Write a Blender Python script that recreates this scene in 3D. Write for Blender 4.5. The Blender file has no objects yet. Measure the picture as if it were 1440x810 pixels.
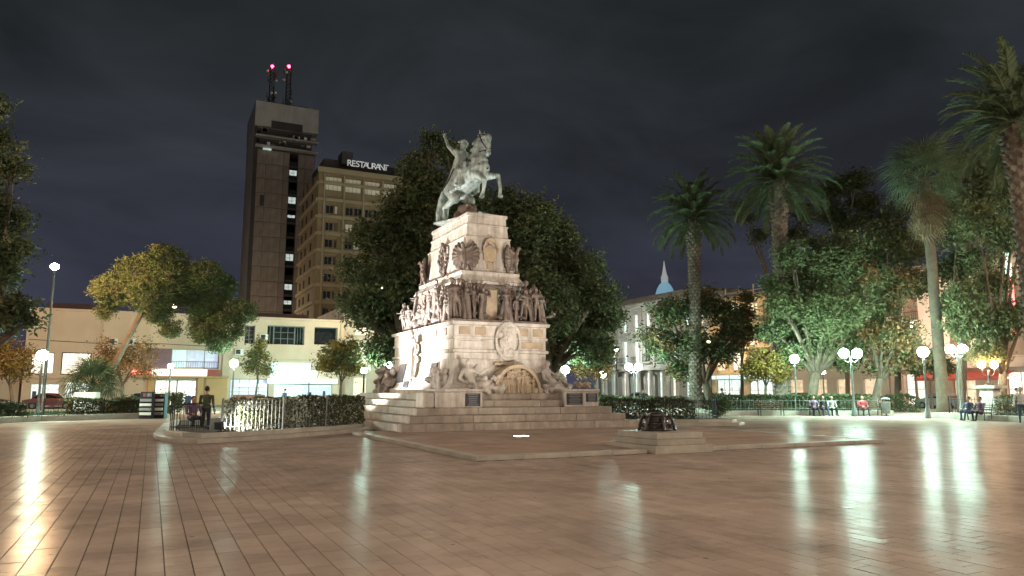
import bpy, math, random
import numpy as np
from mathutils import Vector, Matrix, Euler

random.seed(7); np.random.seed(7)
R = math.radians
SC = bpy.context.scene
COL = SC.collection

# ---------------------------------------------------------------- camera, sky, exposure
EYE = 1.6
PITCH = 8.0
HEAD = 26.0
FPX = 1030.0
cam_d = bpy.data.cameras.new('camera'); cam = bpy.data.objects.new('camera', cam_d); COL.objects.link(cam)
cam_d.sensor_width = 36.0; cam_d.lens = 36.0 * FPX / 1440.0
cam_d.clip_start = 0.1; cam_d.clip_end = 3000
cam.location = (0, 0, EYE); cam.rotation_euler = (R(90 + PITCH), 0, R(-HEAD))
SC.camera = cam
SC.view_settings.view_transform = 'Standard'; SC.view_settings.look = 'None'
SC.view_settings.exposure = 1.15; SC.view_settings.gamma = 1.0
SC.view_settings.use_curve_mapping = False
SC.cycles.use_denoising = True
SC.cycles.max_bounces = 5; SC.cycles.diffuse_bounces = 2; SC.cycles.glossy_bounces = 3
SC.cycles.transmission_bounces = 3; SC.cycles.transparent_max_bounces = 6
SC.cycles.sample_clamp_indirect = 4.0
SC.cycles.caustics_reflective = False; SC.cycles.caustics_refractive = False

world = bpy.data.worlds.new('World'); SC.world = world; world.use_nodes = True
nt = world.node_tree; nt.nodes.clear()
def wn(t): return nt.nodes.new(t)
out = wn('ShaderNodeOutputWorld'); bg = wn('ShaderNodeBackground'); nt.links.new(bg.outputs[0], out.inputs[0])
tc = wn('ShaderNodeTexCoord'); sep = wn('ShaderNodeSeparateXYZ'); nt.links.new(tc.outputs['Generated'], sep.inputs[0])
ramp = wn('ShaderNodeValToRGB'); nt.links.new(sep.outputs['Z'], ramp.inputs[0])
el = ramp.color_ramp.elements
el[0].position = 0.0; el[0].color = (.031, .031, .050, 1)
el[1].position = 1.0; el[1].color = (.008, .009, .010, 1)
for p, c in ((.10, (.024, .025, .039, 1)), (.24, (.0175, .0195, .026, 1)), (.40, (.0125, .0145, .0165, 1)), (.60, (.010, .0112, .0125, 1))):
    e = el.new(p); e.color = c
mp = wn('ShaderNodeMapping'); mp.inputs['Scale'].default_value = (1, 1, 2.4); nt.links.new(tc.outputs['Generated'], mp.inputs[0])
nz = wn('ShaderNodeTexNoise'); nz.inputs['Scale'].default_value = 2.6; nz.inputs['Detail'].default_value = 5; nz.inputs['Roughness'].default_value = .55
nz.inputs['Distortion'].default_value = .5
nt.links.new(mp.outputs[0], nz.inputs['Vector'])
cr = wn('ShaderNodeValToRGB'); cr.color_ramp.elements[0].position = .34; cr.color_ramp.elements[0].color = (.64, .63, .62, 1)
cr.color_ramp.elements[1].position = .66; cr.color_ramp.elements[1].color = (1.30, 1.30, 1.30, 1)
nt.links.new(nz.outputs['Fac'], cr.inputs[0])
mx = wn('ShaderNodeMix'); mx.data_type = 'RGBA'; mx.blend_type = 'MULTIPLY'; mx.inputs[0].default_value = 1
nt.links.new(ramp.outputs[0], mx.inputs[6]); nt.links.new(cr.outputs[0], mx.inputs[7])
nt.links.new(mx.outputs[2], bg.inputs[0]); bg.inputs[1].default_value = 0.80

# ---------------------------------------------------------------- helpers
def _ray(px, py):
    x = (px - 720) / FPX; y = -(py - 405) / FPX
    c, s = math.cos(R(PITCH)), math.sin(R(PITCH)); f = c - y * s
    return x / f, (s + y * c) / f
def at(px, py, d):
    r, u = _ray(px, py); a = R(HEAD)
    return Vector(((r * math.cos(a) + math.sin(a)) * d, (-r * math.sin(a) + math.cos(a)) * d, EYE + u * d))

def W(o):
    m = o.matrix_basis.copy()
    if o.parent: m = W(o.parent) @ o.matrix_parent_inverse @ m
    return m
def link(o, parent=None, keep=True):
    COL.objects.link(o)
    if parent is not None:
        o.parent = parent
        o.matrix_parent_inverse = W(parent).inverted() if keep else Matrix()
    return o
def empty(name, loc=(0, 0, 0), rz=0):
    o = bpy.data.objects.new(name, None); o.empty_display_size = .3
    o.location = loc; o.rotation_euler = (0, 0, rz); COL.objects.link(o); return o
def tag(o, label=None, cat=None, group=None, kind=None):
    if label: o['label'] = label
    if cat: o['category'] = cat
    if group: o['group'] = group
    if kind: o['kind'] = kind
    return o
def inst(name, mesh, parent=None, loc=(0, 0, 0), rot=(0, 0, 0), scale=(1, 1, 1), keep=False):
    o = bpy.data.objects.new(name, mesh); o.location = loc; o.rotation_euler = rot; o.scale = scale
    return link(o, parent, keep)
def copy_tree(o, parent=None):
    c = o.copy(); COL.objects.link(c)
    if parent: c.parent = parent
    for ch in o.children: copy_tree(ch, c)
    return c

class MB:
    def __init__(s): s.v = []; s.f = []; s.m = []
    def add(s, vs, fs, mi=0):
        b = len(s.v); s.v.extend([tuple(p) for p in vs])
        for f in fs: s.f.append(tuple(i + b for i in f)); s.m.append(mi)
        return s
    def box(s, x0, x1, y0, y1, z0, z1, mi=0):
        return s.add([(x0, y0, z0), (x1, y0, z0), (x1, y1, z0), (x0, y1, z0), (x0, y0, z1), (x1, y0, z1), (x1, y1, z1), (x0, y1, z1)],
                     [(3, 2, 1, 0), (4, 5, 6, 7), (0, 1, 5, 4), (1, 2, 6, 5), (2, 3, 7, 6), (3, 0, 4, 7)], mi)
    def cbox(s, x0, x1, y0, y1, z0, z1, c=.02, mi=0):      # box with chamfered edges
        xs, ys, zs = (x0, x1), (y0, y1), (z0, z1)
        vs = []; idx = {}
        for i in (0, 1):
            for j in (0, 1):
                for k in (0, 1):
                    sx, sy, sz = (c if i == 0 else -c), (c if j == 0 else -c), (c if k == 0 else -c)
                    idx[i, j, k] = len(vs)
                    vs += [(xs[i], ys[j] + sy, zs[k] + sz), (xs[i] + sx, ys[j], zs[k] + sz), (xs[i] + sx, ys[j] + sy, zs[k])]
        g = lambda i, j, k, a: idx[i, j, k] + a
        fs = [(g(0, 0, 0, 0), g(0, 0, 1, 0), g(0, 1, 1, 0), g(0, 1, 0, 0)), (g(1, 0, 0, 0), g(1, 1, 0, 0), g(1, 1, 1, 0), g(1, 0, 1, 0)),
              (g(0, 0, 0, 1), g(1, 0, 0, 1), g(1, 0, 1, 1), g(0, 0, 1, 1)), (g(0, 1, 0, 1), g(0, 1, 1, 1), g(1, 1, 1, 1), g(1, 1, 0, 1)),
              (g(0, 0, 0, 2), g(0, 1, 0, 2), g(1, 1, 0, 2), g(1, 0, 0, 2)), (g(0, 0, 1, 2), g(1, 0, 1, 2), g(1, 1, 1, 2), g(0, 1, 1, 2))]
        for k in (0, 1):
            fs += [(g(0, 0, k, 1), g(1, 0, k, 1), g(1, 0, k, 2), g(0, 0, k, 2)), (g(0, 1, k, 2), g(1, 1, k, 2), g(1, 1, k, 1), g(0, 1, k, 1)),
                   (g(0, 0, k, 0), g(0, 0, k, 2), g(0, 1, k, 2), g(0, 1, k, 0)), (g(1, 0, k, 2), g(1, 0, k, 0), g(1, 1, k, 0), g(1, 1, k, 2))]
        for i in (0, 1):
            for j in (0, 1):
                fs.append((g(i, j, 0, 0), g(i, j, 0, 1), g(i, j, 1, 1), g(i, j, 1, 0)))
                for k in (0, 1): fs.append((g(i, j, k, 0), g(i, j, k, 1), g(i, j, k, 2)))
        return s.add(vs, fs, mi)
    def prism(s, poly, z0, z1, mi=0):
        n = len(poly)
        vs = [(x, y, z0) for x, y in poly] + [(x, y, z1) for x, y in poly]
        return s.add(vs, [tuple(range(n - 1, -1, -1)), tuple(range(n, 2 * n))] + [(i, (i + 1) % n, n + (i + 1) % n, n + i) for i in range(n)], mi)
    def loft(s, rows, mi=0):       # rows (z,x0,x1,y0,y1)
        vs = []
        for z, x0, x1, y0, y1 in rows: vs += [(x0, y0, z), (x1, y0, z), (x1, y1, z), (x0, y1, z)]
        fs = [(3, 2, 1, 0)]; k = len(rows)
        for r in range(k - 1):
            for i in range(4): fs.append((r * 4 + i, r * 4 + (i + 1) % 4, r * 4 + 4 + (i + 1) % 4, r * 4 + 4 + i))
        fs.append(tuple((k - 1) * 4 + i for i in range(4)))
        return s.add(vs, fs, mi)
    def tube(s, pts, rad, n=8, mi=0):
        pts = [Vector(p) for p in pts]
        if not hasattr(rad, '__len__'): rad = [rad] * len(pts)
        vs = []; up = Vector((0, 0, 1)); x = None
        for i, p in enumerate(pts):
            t = (pts[min(i + 1, len(pts) - 1)] - pts[max(i - 1, 0)])
            t = t.normalized() if t.length > 1e-9 else up
            if x is None:
                x = t.cross(up)
                if x.length < 1e-3: x = t.cross(Vector((0, 1, 0)))
            x = (x - t * x.dot(t))
            if x.length < 1e-6: x = t.orthogonal()
            x.normalize(); y = t.cross(x)
            for k in range(n):
                a = 2 * math.pi * k / n
                vs.append(p + (x * math.cos(a) + y * math.sin(a)) * rad[i])
        fs = []
        for i in range(len(pts) - 1):
            for k in range(n): fs.append((i * n + k, i * n + (k + 1) % n, (i + 1) * n + (k + 1) % n, (i + 1) * n + k))
        fs.append(tuple(range(n - 1, -1, -1))); b = (len(pts) - 1) * n; fs.append(tuple(range(b, b + n)))
        return s.add(vs, fs, mi)
    def lathe(s, prof, n=12, c=(0, 0, 0), mi=0):
        vs = []
        for r, z in prof:
            for k in range(n):
                a = 2 * math.pi * k / n; vs.append((c[0] + r * math.cos(a), c[1] + r * math.sin(a), c[2] + z))
        fs = [(i * n + k, i * n + (k + 1) % n, (i + 1) * n + (k + 1) % n, (i + 1) * n + k) for i in range(len(prof) - 1) for k in range(n)]
        fs.append(tuple(range(n - 1, -1, -1))); b = (len(prof) - 1) * n; fs.append(tuple(range(b, b + n)))
        return s.add(vs, fs, mi)
    def ball(s, c, r, n=10, m=6, mi=0, rot=None):
        if not hasattr(r, '__len__'): r = (r, r, r)
        vs = [Vector((0, 0, -r[2]))]
        for i in range(1, m):
            t = math.pi * i / m - math.pi / 2
            for k in range(n):
                a = 2 * math.pi * k / n
                vs.append(Vector((r[0] * math.cos(t) * math.cos(a), r[1] * math.cos(t) * math.sin(a), r[2] * math.sin(t))))
        vs.append(Vector((0, 0, r[2])))
        if rot is not None: vs = [rot @ p for p in vs]
        vs = [p + Vector(c) for p in vs]
        fs = [(0, 1 + (k + 1) % n, 1 + k) for k in range(n)]
        for i in range(m - 2):
            for k in range(n): fs.append((1 + i * n + k, 1 + i * n + (k + 1) % n, 1 + (i + 1) * n + (k + 1) % n, 1 + (i + 1) * n + k))
        b = 1 + (m - 2) * n; fs += [(b + k, b + (k + 1) % n, len(vs) - 1) for k in range(n)]
        return s.add(vs, fs, mi)
    def cap(s, p0, p1, r0, r1, n=10, mi=0):      # capsule
        p0, p1 = Vector(p0), Vector(p1); d = (p1 - p0); L = d.length
        if L < 1e-6: return s.ball(p0, r0, n, 6, mi)
        d.normalize(); pts = []; rr = []
        for a in (-80, -50, -20): pts.append(p0 + d * r0 * math.sin(R(a))); rr.append(r0 * math.cos(R(a)))
        for a in (20, 50, 80): pts.append(p1 + d * r1 * math.sin(R(a))); rr.append(r1 * math.cos(R(a)))
        return s.tube(pts, rr, n, mi)
    def mesh(s, name, mats, smooth=False):
        me = bpy.data.meshes.new(name); me.from_pydata(s.v, [], s.f)
        if not isinstance(mats, (list, tuple)): mats = [mats]
        for m in mats: me.materials.append(m)
        if len(mats) > 1: me.polygons.foreach_set('material_index', s.m)
        if smooth: me.polygons.foreach_set('use_smooth', [True] * len(me.polygons))
        me.update(); return me
    def build(s, name, mats, parent=None, smooth=False, keep=True):
        return link(bpy.data.objects.new(name, s.mesh(name, mats, smooth)), parent, keep)

def smooth_angle(me, ang=40):
    try: me.set_sharp_from_angle(angle=R(ang))
    except Exception: pass
    return me
def blob(name, mb, mats, voxel=.04, it=4, fac=.5, zones=None, dec=None):
    """fuse overlapping closed shapes into one continuous skin"""
    me = mb.mesh(name + '_src', [M['stone']])
    ob = bpy.data.objects.new('tmp', me); COL.objects.link(ob)
    m = ob.modifiers.new('r', 'REMESH'); m.mode = 'VOXEL'; m.voxel_size = voxel; m.use_smooth_shade = True
    if it:
        m = ob.modifiers.new('s', 'SMOOTH'); m.iterations = it; m.factor = fac
    if dec:
        m = ob.modifiers.new('d', 'DECIMATE'); m.ratio = dec
    dg = bpy.context.evaluated_depsgraph_get()
    res = bpy.data.meshes.new_from_object(ob.evaluated_get(dg), depsgraph=dg)
    bpy.data.objects.remove(ob); bpy.data.meshes.remove(me)
    res.name = name; res.materials.clear()
    if not isinstance(mats, (list, tuple)): mats = [mats]
    for m in mats: res.materials.append(m)
    idx = [0] * len(res.polygons)
    if zones: idx = [zones(p.center) for p in res.polygons]
    res.polygons.foreach_set('material_index', idx)
    res.polygons.foreach_set('use_smooth', [True] * len(res.polygons))
    res.update(); return res

def leaf_mesh(name, pts, size, mats, aspect=.45, jitter=.6, droop=None, mi=None):
    pts = np.asarray(pts, dtype=np.float64); n = len(pts)
    u = np.random.normal(size=(n, 3)); u[:, 2] *= .7
    if droop is not None: u = u * .45 + np.array(droop)
    u /= np.linalg.norm(u, axis=1)[:, None]
    v = np.random.normal(size=(n, 3)); v -= (v * u).sum(1)[:, None] * u; v /= np.linalg.norm(v, axis=1)[:, None]
    s = size * (1 + jitter * np.random.uniform(-1, 1, n))[:, None]
    q = np.empty((n, 4, 3)); q[:, 0] = pts - u * s; q[:, 1] = pts + v * s * aspect; q[:, 2] = pts + u * s; q[:, 3] = pts - v * s * aspect
    me = bpy.data.meshes.new(name); me.vertices.add(n * 4); me.vertices.foreach_set('co', q.reshape(-1))
    me.loops.add(n * 4); me.loops.foreach_set('vertex_index', np.arange(n * 4, dtype=np.int32))
    me.polygons.add(n); me.polygons.foreach_set('loop_start', np.arange(0, n * 4, 4, dtype=np.int32))
    if not isinstance(mats, (list, tuple)): mats = [mats]
    for m in mats: me.materials.append(m)
    if mi is not None: me.polygons.foreach_set('material_index', np.asarray(mi, dtype=np.int32))
    me.update(calc_edges=True); me.validate(); return me

# ---------------------------------------------------------------- materials
M = {}
def mat(name, col, rough=.6, var=.2, scale=2.0, bump=.15, bscale=25., metal=0., spec=.4, emit=None, es=0., island=0., streak=0., trans=0., coords='Object', col2=None, ss=3.2, gloss=None, stain=0.):
    m = bpy.data.materials.new(name); m.use_nodes = True; t = m.node_tree; N = t.nodes; L = t.links
    b = N['Principled BSDF']; b.inputs['Roughness'].default_value = rough; b.inputs['Metallic'].default_value = metal
    b.inputs['Specular IOR Level'].default_value = spec
    tcn = N.new('ShaderNodeTexCoord'); co = N.new('ShaderNodeNewGeometry').outputs['Position'] if coords == 'World' else tcn.outputs[coords]
    n1 = N.new('ShaderNodeTexNoise'); n1.inputs['Scale'].default_value = scale; n1.inputs['Detail'].default_value = 6; n1.inputs['Roughness'].default_value = .65
    L.new(co, n1.inputs['Vector'])
    rp = N.new('ShaderNodeValToRGB'); c = Vector(col[:3]); c2 = Vector(col2[:3]) if col2 else c
    rp.color_ramp.elements[0].position = .28; rp.color_ramp.elements[0].color = (*(c * (1 - var)), 1)
    rp.color_ramp.elements[1].position = .72; rp.color_ramp.elements[1].color = (*(c2 * (1 + var * .7)), 1)
    L.new(n1.outputs['Fac'], rp.inputs[0]); cur = rp.outputs[0]
    def mul(cur, val):
        k = N.new('ShaderNodeMix'); k.data_type = 'RGBA'; k.blend_type = 'MULTIPLY'; k.inputs[0].default_value = 1
        L.new(cur, k.inputs[6]); L.new(val, k.inputs[7]); return k.outputs[2]
    if streak:
        mp_ = N.new('ShaderNodeMapping'); mp_.inputs['Scale'].default_value = (1, 1, .12); L.new(co, mp_.inputs[0])
        n2 = N.new('ShaderNodeTexNoise'); n2.inputs['Scale'].default_value = ss; n2.inputs['Detail'].default_value = 7; n2.inputs['Roughness'].default_value = .7
        L.new(mp_.outputs[0], n2.inputs['Vector'])
        r2 = N.new('ShaderNodeValToRGB'); r2.color_ramp.elements[0].position = .36; k = 1 - streak
        r2.color_ramp.elements[0].color = (k, k * .96, k * .9, 1); r2.color_ramp.elements[1].position = .58; r2.color_ramp.elements[1].color = (1, 1, 1, 1)
        L.new(n2.outputs['Fac'], r2.inputs[0]); cur = mul(cur, r2.outputs[0])
    if island:
        g = N.new('ShaderNodeNewGeometry'); oi = N.new('ShaderNodeObjectInfo')
        ad = N.new('ShaderNodeMath'); ad.operation = 'ADD'; L.new(g.outputs['Random Per Island'], ad.inputs[0]); L.new(oi.outputs['Random'], ad.inputs[1])
        fr = N.new('ShaderNodeMath'); fr.operation = 'FRACT'; L.new(ad.outputs[0], fr.inputs[0])
        mr = N.new('ShaderNodeMapRange'); mr.inputs[3].default_value = 1 - island; mr.inputs[4].default_value = 1 + island * .8
        L.new(fr.outputs[0], mr.inputs[0])
        cb = N.new('ShaderNodeCombineColor'); [L.new(mr.outputs[0], cb.inputs[i]) for i in range(3)]
        cur = mul(cur, cb.outputs[0])
    if stain:          # ground-in dirt, old gum and spill marks
        for sc_, lo, hi, k in ((.9, .52, .70, stain), (5.0, .60, .74, stain * .8)):
            n4 = N.new('ShaderNodeTexNoise'); n4.inputs['Scale'].default_value = sc_; n4.inputs['Detail'].default_value = 8; n4.inputs['Roughness'].default_value = .72; L.new(co, n4.inputs['Vector'])
            r4 = N.new('ShaderNodeMapRange'); r4.inputs[1].default_value = lo; r4.inputs[2].default_value = hi; r4.inputs[3].default_value = 1; r4.inputs[4].default_value = 1 - k; L.new(n4.outputs['Fac'], r4.inputs[0])
            c4 = N.new('ShaderNodeCombineColor'); [L.new(r4.outputs[0], c4.inputs[i]) for i in range(3)]; cur = mul(cur, c4.outputs[0])
        vo = N.new('ShaderNodeTexVoronoi'); vo.inputs['Scale'].default_value = 1.7; L.new(co, vo.inputs['Vector'])
        r5 = N.new('ShaderNodeMapRange'); r5.inputs[1].default_value = .035; r5.inputs[2].default_value = .06; r5.inputs[3].default_value = .5; r5.inputs[4].default_value = 1; L.new(vo.outputs['Distance'], r5.inputs[0])
        c5 = N.new('ShaderNodeCombineColor'); [L.new(r5.outputs[0], c5.inputs[i]) for i in range(3)]; cur = mul(cur, c5.outputs[0])
    L.new(cur, b.inputs['Base Color'])
    if bump:
        n3 = N.new('ShaderNodeTexNoise'); n3.inputs['Scale'].default_value = bscale; n3.inputs['Detail'].default_value = 5
        L.new(co, n3.inputs['Vector']); bp = N.new('ShaderNodeBump'); bp.inputs['Strength'].default_value = bump; bp.inputs['Distance'].default_value = .03
        L.new(n3.outputs['Fac'], bp.inputs['Height']); L.new(bp.outputs[0], b.inputs['Normal'])
    if emit:
        b.inputs['Emission Color'].default_value = (*emit, 1); b.inputs['Emission Strength'].default_value = es
    if gloss:          # worn polish: a patchy share of mirror-like stone over the matt one
        gb = N.new('ShaderNodeBsdfGlossy'); gb.inputs['Roughness'].default_value = gloss[1]; gb.inputs['Color'].default_value = (1, .97, .93, 1)
        if bump: L.new(bp.outputs[0], gb.inputs['Normal'])
        ng = N.new('ShaderNodeTexNoise'); ng.inputs['Scale'].default_value = 1.3; ng.inputs['Detail'].default_value = 6; ng.inputs['Roughness'].default_value = .7; L.new(co, ng.inputs['Vector'])
        rg = N.new('ShaderNodeMapRange'); rg.inputs[1].default_value = .35; rg.inputs[2].default_value = .68; rg.inputs[3].default_value = gloss[0] * .35; rg.inputs[4].default_value = gloss[0] * 1.6; L.new(ng.outputs['Fac'], rg.inputs[0])
        ms = N.new('ShaderNodeMixShader'); L.new(rg.outputs[0], ms.inputs[0]); L.new(b.outputs[0], ms.inputs[1]); L.new(gb.outputs[0], ms.inputs[2]); L.new(ms.outputs[0], N['Material Output'].inputs[0])
    if trans:
        tr = N.new('ShaderNodeBsdfTranslucent'); L.new(cur, tr.inputs[0]); ms = N.new('ShaderNodeMixShader'); ms.inputs[0].default_value = trans
        L.new(b.outputs[0], ms.inputs[1]); L.new(tr.outputs[0], ms.inputs[2]); L.new(ms.outputs[0], N['Material Output'].inputs[0])
    M[name] = m; return m
def glow(name, col, es, sample=True, var=0., scale=3.):
    """something that gives off light: a lamp globe, a lit pane, a lit sign; also light put onto the dome"""
    m = bpy.data.materials.new(name); m.use_nodes = True; t = m.node_tree; b = t.nodes['Principled BSDF']
    b.inputs['Base Color'].default_value = (.6, .6, .6, 1); b.inputs['Roughness'].default_value = .3
    b.inputs['Emission Color'].default_value = (*col, 1); b.inputs['Emission Strength'].default_value = es
    if var:
        tcn = t.nodes.new('ShaderNodeTexCoord'); n = t.nodes.new('ShaderNodeTexNoise'); n.inputs['Scale'].default_value = scale; n.inputs['Detail'].default_value = 6; n.inputs['Roughness'].default_value = .7
        t.links.new(tcn.outputs['Object'], n.inputs['Vector'])
        mr = t.nodes.new('ShaderNodeMapRange'); mr.inputs[1].default_value = .35; mr.inputs[2].default_value = .65
        mr.inputs[3].default_value = es * (1 - var); mr.inputs[4].default_value = es * (1 + var)
        t.links.new(n.outputs['Fac'], mr.inputs[0]); t.links.new(mr.outputs[0], b.inputs['Emission Strength'])
    if not sample: m.cycles.emission_sampling = 'NONE'
    M[name] = m; return m

mat('stone', (.58, .53, .47), .75, .25, 1.8, .3, 18, streak=.36)
mat('stone_step', (.36, .31, .255), .55, .32, 2.2, .2, 14, streak=.25, island=.04, coords='World')
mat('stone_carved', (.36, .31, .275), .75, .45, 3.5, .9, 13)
mat('stone_warm', (.40, .31, .21), .7, .3, 2.5, .4, 10)
mat('bronze_brown', (.17, .13, .105), .5, .5, 3.5, .9, 13, metal=.25)
mat('bronze_green', (.27, .37, .345),   .55, .45, 2.6, .6, 8, metal=.2, streak=.5, ss=5., col2=(.44, .50, .47))
mat('bronze_dark', (.055, .048, .045), .38, .4, 5, .3, 14, metal=.5)
mat('plaque', (.06, .062, .07), .35, .3, 6, .1, 20, metal=.4)
mat('plaque_line', (.20, .20, .22), .4, .1, 6, .05, 20, metal=.4)
mat('tile', (.355, .282, .232), .24, .30, .5, .06, 30, spec=0., island=.10, coords='World', gloss=(.055, .23), stain=.3)
mat('tile_far', (.355, .282, .232), .24, .30, .5, .06, 20, spec=0., coords='World', gloss=(.055, .23), stain=.3)
mat('mortar', (.06, .05, .042), .8, .2, 4, .1, 30)
mat('platform', (.37, .275, .22), .42, .25, .8, .12, 24, spec=0., island=.07, coords='World', gloss=(.05, .3), stain=.25)
mat('kerb', (.36, .33, .27), .55, .25, 2.2, .2, 16, island=.1)
mat('soil', (.035, .026, .018), .9, .4, 3, .5, 14)
mat('asphalt', (.05, .05, .052), .6, .3, 1.2, .3, 40)
mat('sidewalk', (.20, .17, .15), .6, .2, 1.0, .2, 12)
mat('grass', (.05, .085, .025), .8, .4, 6, .1, 40, island=.3)
mat('iron', (.022, .022, .024), .45, .3, 8, .1, 30, metal=.5)
mat('post_grey', (.17, .18, .17), .5, .3, 5, .1, 30, metal=.3)
mat('mast_metal', (.14, .125, .11), .45, .2, 5, .1, 30, metal=.5)
mat('beige_wall', (.58, .46, .35), .8, .1, .4, .08, 8, streak=.08, ss=.45)
mat('beige_trim', (.50, .40, .29), .75, .12, .8, .08, 12)
mat('dark_glass', (.02, .021, .024), .12, .3, 1, 0, spec=.7)
mat('black_metal', (.018, .018, .02), .5, .2, 5, .05, 30)
mat('white_paint', (.74, .72, .68), .5, .08, 2, .05, 20)
mat('red_panel', (.34, .07, .05), .5, .15, 2, .05, 20)
mat('purple_wall', (.20, .13, .17), .7, .2, .6, .05, 10)
mat('orange_wall', (.50, .31, .14), .7, .12, .8, .05, 10)
mat('tower_wall', (.25, .225, .205), .85, .4, .3, .1, 4, streak=.35, ss=.45, island=.08)
mat('tower_dark', (.05, .048, .048), .8, .3, .4, .1, 6)
mat('tower_cap', (.42, .42, .42), .8, .15, .3, .1, 6, streak=.2, ss=.45)
mat('hotel_wall', (.22, .175, .105), .8, .15, .3, .08, 6, streak=.25, ss=.45)
mat('hotel_trim', (.27, .225, .15), .8, .15, .5, .08, 8)
mat('cream_wall', (.55, .49, .40), .75, .12, .6, .1, 10, streak=.2, ss=.45)
mat('grey_wall', (.44, .43, .40), .75, .15, .6, .1, 10, streak=.2, ss=.45)
mat('pink_wall', (.56, .42, .34), .78, .12, .6, .1, 10, streak=.2, ss=.45)
mat('amber_wall', (.50, .38, .24), .75, .15, .6, .1, 10, streak=.2, ss=.45)
mat('concrete', (.30, .28, .25), .85, .2, .5, .15, 8, streak=.3, ss=.45)
mat('scaffold', (.42, .33, .20), .5, .15, 3, .05, 20)
mat('shutter', (.30, .20, .14), .7, .2, 1, .1, 12)
mat('roof_dark', (.07, .045, .05), .8, .25, .5, .15, 8)
mat('copper_dome', (.16, .36, .42), .6, .2, .5, .1, 6)
mat('bark', (.11, .085, .06), .9, .4, 3, .7, 9)
mat('bark_pale', (.26, .22, .17), .9, .35, 3, .6, 9)
mat('palm_bark', (.13, .105, .08), .9, .4, 3, .6, 10, island=.35)
mat('leaf_dark', (.062, .082, .036), .7, .4, .8, 0, island=.28, spec=.15, trans=.18)
mat('leaf_mid', (.082, .105, .048), .7, .35, .8, 0, island=.28, spec=.15, trans=.25)
mat('leaf_light', (.118, .138, .062), .7, .35, .8, 0, island=.28, spec=.15, trans=.3)
mat('leaf_yellow', (.22, .165, .045), .7, .35, .8, 0, island=.28, spec=.15, trans=.3)
mat('leaf_rust', (.20, .115, .05), .7, .35, .8, 0, island=.28, spec=.15, trans=.25)
mat('leaf_pine', (.092, .12, .045), .7, .3, .6, 0, island=.28, spec=.15, trans=.15)
mat('leaf_olive', (.12, .125, .06), .7, .35, .8, 0, island=.28, spec=.15, trans=.25)
mat('flower_white', (.62, .62, .50), .6, .2, 2, 0, island=.3, trans=.3)
mat('palm_leaf', (.085, .115, .06), .7, .3, .8, 0, island=.3, spec=.15, trans=.15)
mat('palm_dead', (.17, .125, .07), .8, .3, .8, 0, island=.3, trans=.1)
mat('wood', (.10, .06, .035), .6, .3, 4, .2, 20)
mat('skin', (.38, .23, .16), .6, .1, 6, 0)
mat('hair', (.02, .015, .012), .6, .2, 8, .2, 40)
for nm, c in dict(cloth_green=(.075, .09, .05), cloth_purple=(.14, .09, .15), cloth_dark=(.025, .025, .03), cloth_blue=(.06, .08, .14), cloth_red=(.26, .04, .05), cloth_grey=(.26, .26, .25), cloth_white=(.55, .53, .5), denim=(.05, .07, .12)).items():
    mat(nm, c, .85, .2, 6, .2, 30)
mat('car_red', (.14, .03, .03), .25, .08, 2, 0, spec=.6)
mat('car_grey', (.18, .18, .19), .25, .08, 2, 0, spec=.6)
mat('car_dark', (.03, .03, .035), .25, .08, 2, 0, spec=.6)
mat('rubber', (.015, .015, .015), .8, .2, 6, .1, 30)
glow('globe_white', (.62, 1.0, .86), 330)
glow('globe_warm', (1.0, .66, .36), 90)
glow('mast_warm', (1.0, .74, .50), 160)
glow('flood_white', (1.0, .96, .90), 14)
glow('red_beacon', (1.0, .03, .10), 12, False)
glow('pane_white', (1.0, .90, .74), .5, False, .75, 2.6)
glow('pane_warm', (1.0, .66, .36), 0.341, False, .75, 2.6)
glow('pane_teal', (.35, .80, .84), .42, False, .75, 2.6)
glow('pane_blue', (.42, .46, .85), .26, False, .75, 2.6)
glow('pane_cool', (.82, 1.0, .95), .42, False, .75, 2.6)
glow('pane_dim', (.75, .62, .28), 0.0372, False, .6, .5)
glow('pane_tower', (.80, 1.0, .95), .2, False, .75, 2.6)
glow('sign_white', (1.0, .93, .78), .6, False, .12, .7)
glow('sign_red', (1.0, .08, .08), 1.6, False)
glow('sign_teal', (.6, .98, 1.0), .6, False, .2, .7)
glow('sign_green', (.45, 1.0, .65), 0.744, False)
glow('letter_white', (.9, .9, .92), .13, False)
glow('dome_light_glow', (.35, .75, 1.0), 0.174, False)  # blue light falling on the church dome, put in as its own glow
# ================================================================ setting
def struct(name, mb, m, parent=None):
    o = mb.build(name, m, parent); o['kind'] = 'structure'; return o
b = MB(); b.add([(-1500, -1500, -.06), (1500, -1500, -.06), (1500, 1500, -.06), (-1500, 1500, -.06)], [(0, 1, 2, 3)]); struct('ground', b, M['asphalt'])
PX0, PX1, PY0, PY1 = -45., 58., -30., 71.
b = MB(); b.box(PX0, PX1, PY0, PY1, -.30, -.012); plaza = struct('plaza_pavement', b, M['tile_far'])
b = MB(); b.box(-45, 66, 81.5, 84.98, -.3, .10); struct('sidewalk', b, M['sidewalk'])
b = MB(); b.box(68.2, 71.98, -30, 115, -.3, .10); struct('sidewalk', b, M['sidewalk'])
# kerb of the plaza towards the streets
b = MB(); b.box(PX0, PX1 + .3, PY1, PY1 + .3, -.3, .12); struct('street_kerb', b, M['kerb'])
b = MB(); b.box(PX1, PX1 + .3, PY0, PY1 - .01, -.3, .12); struct('street_kerb', b, M['kerb'])

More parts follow.
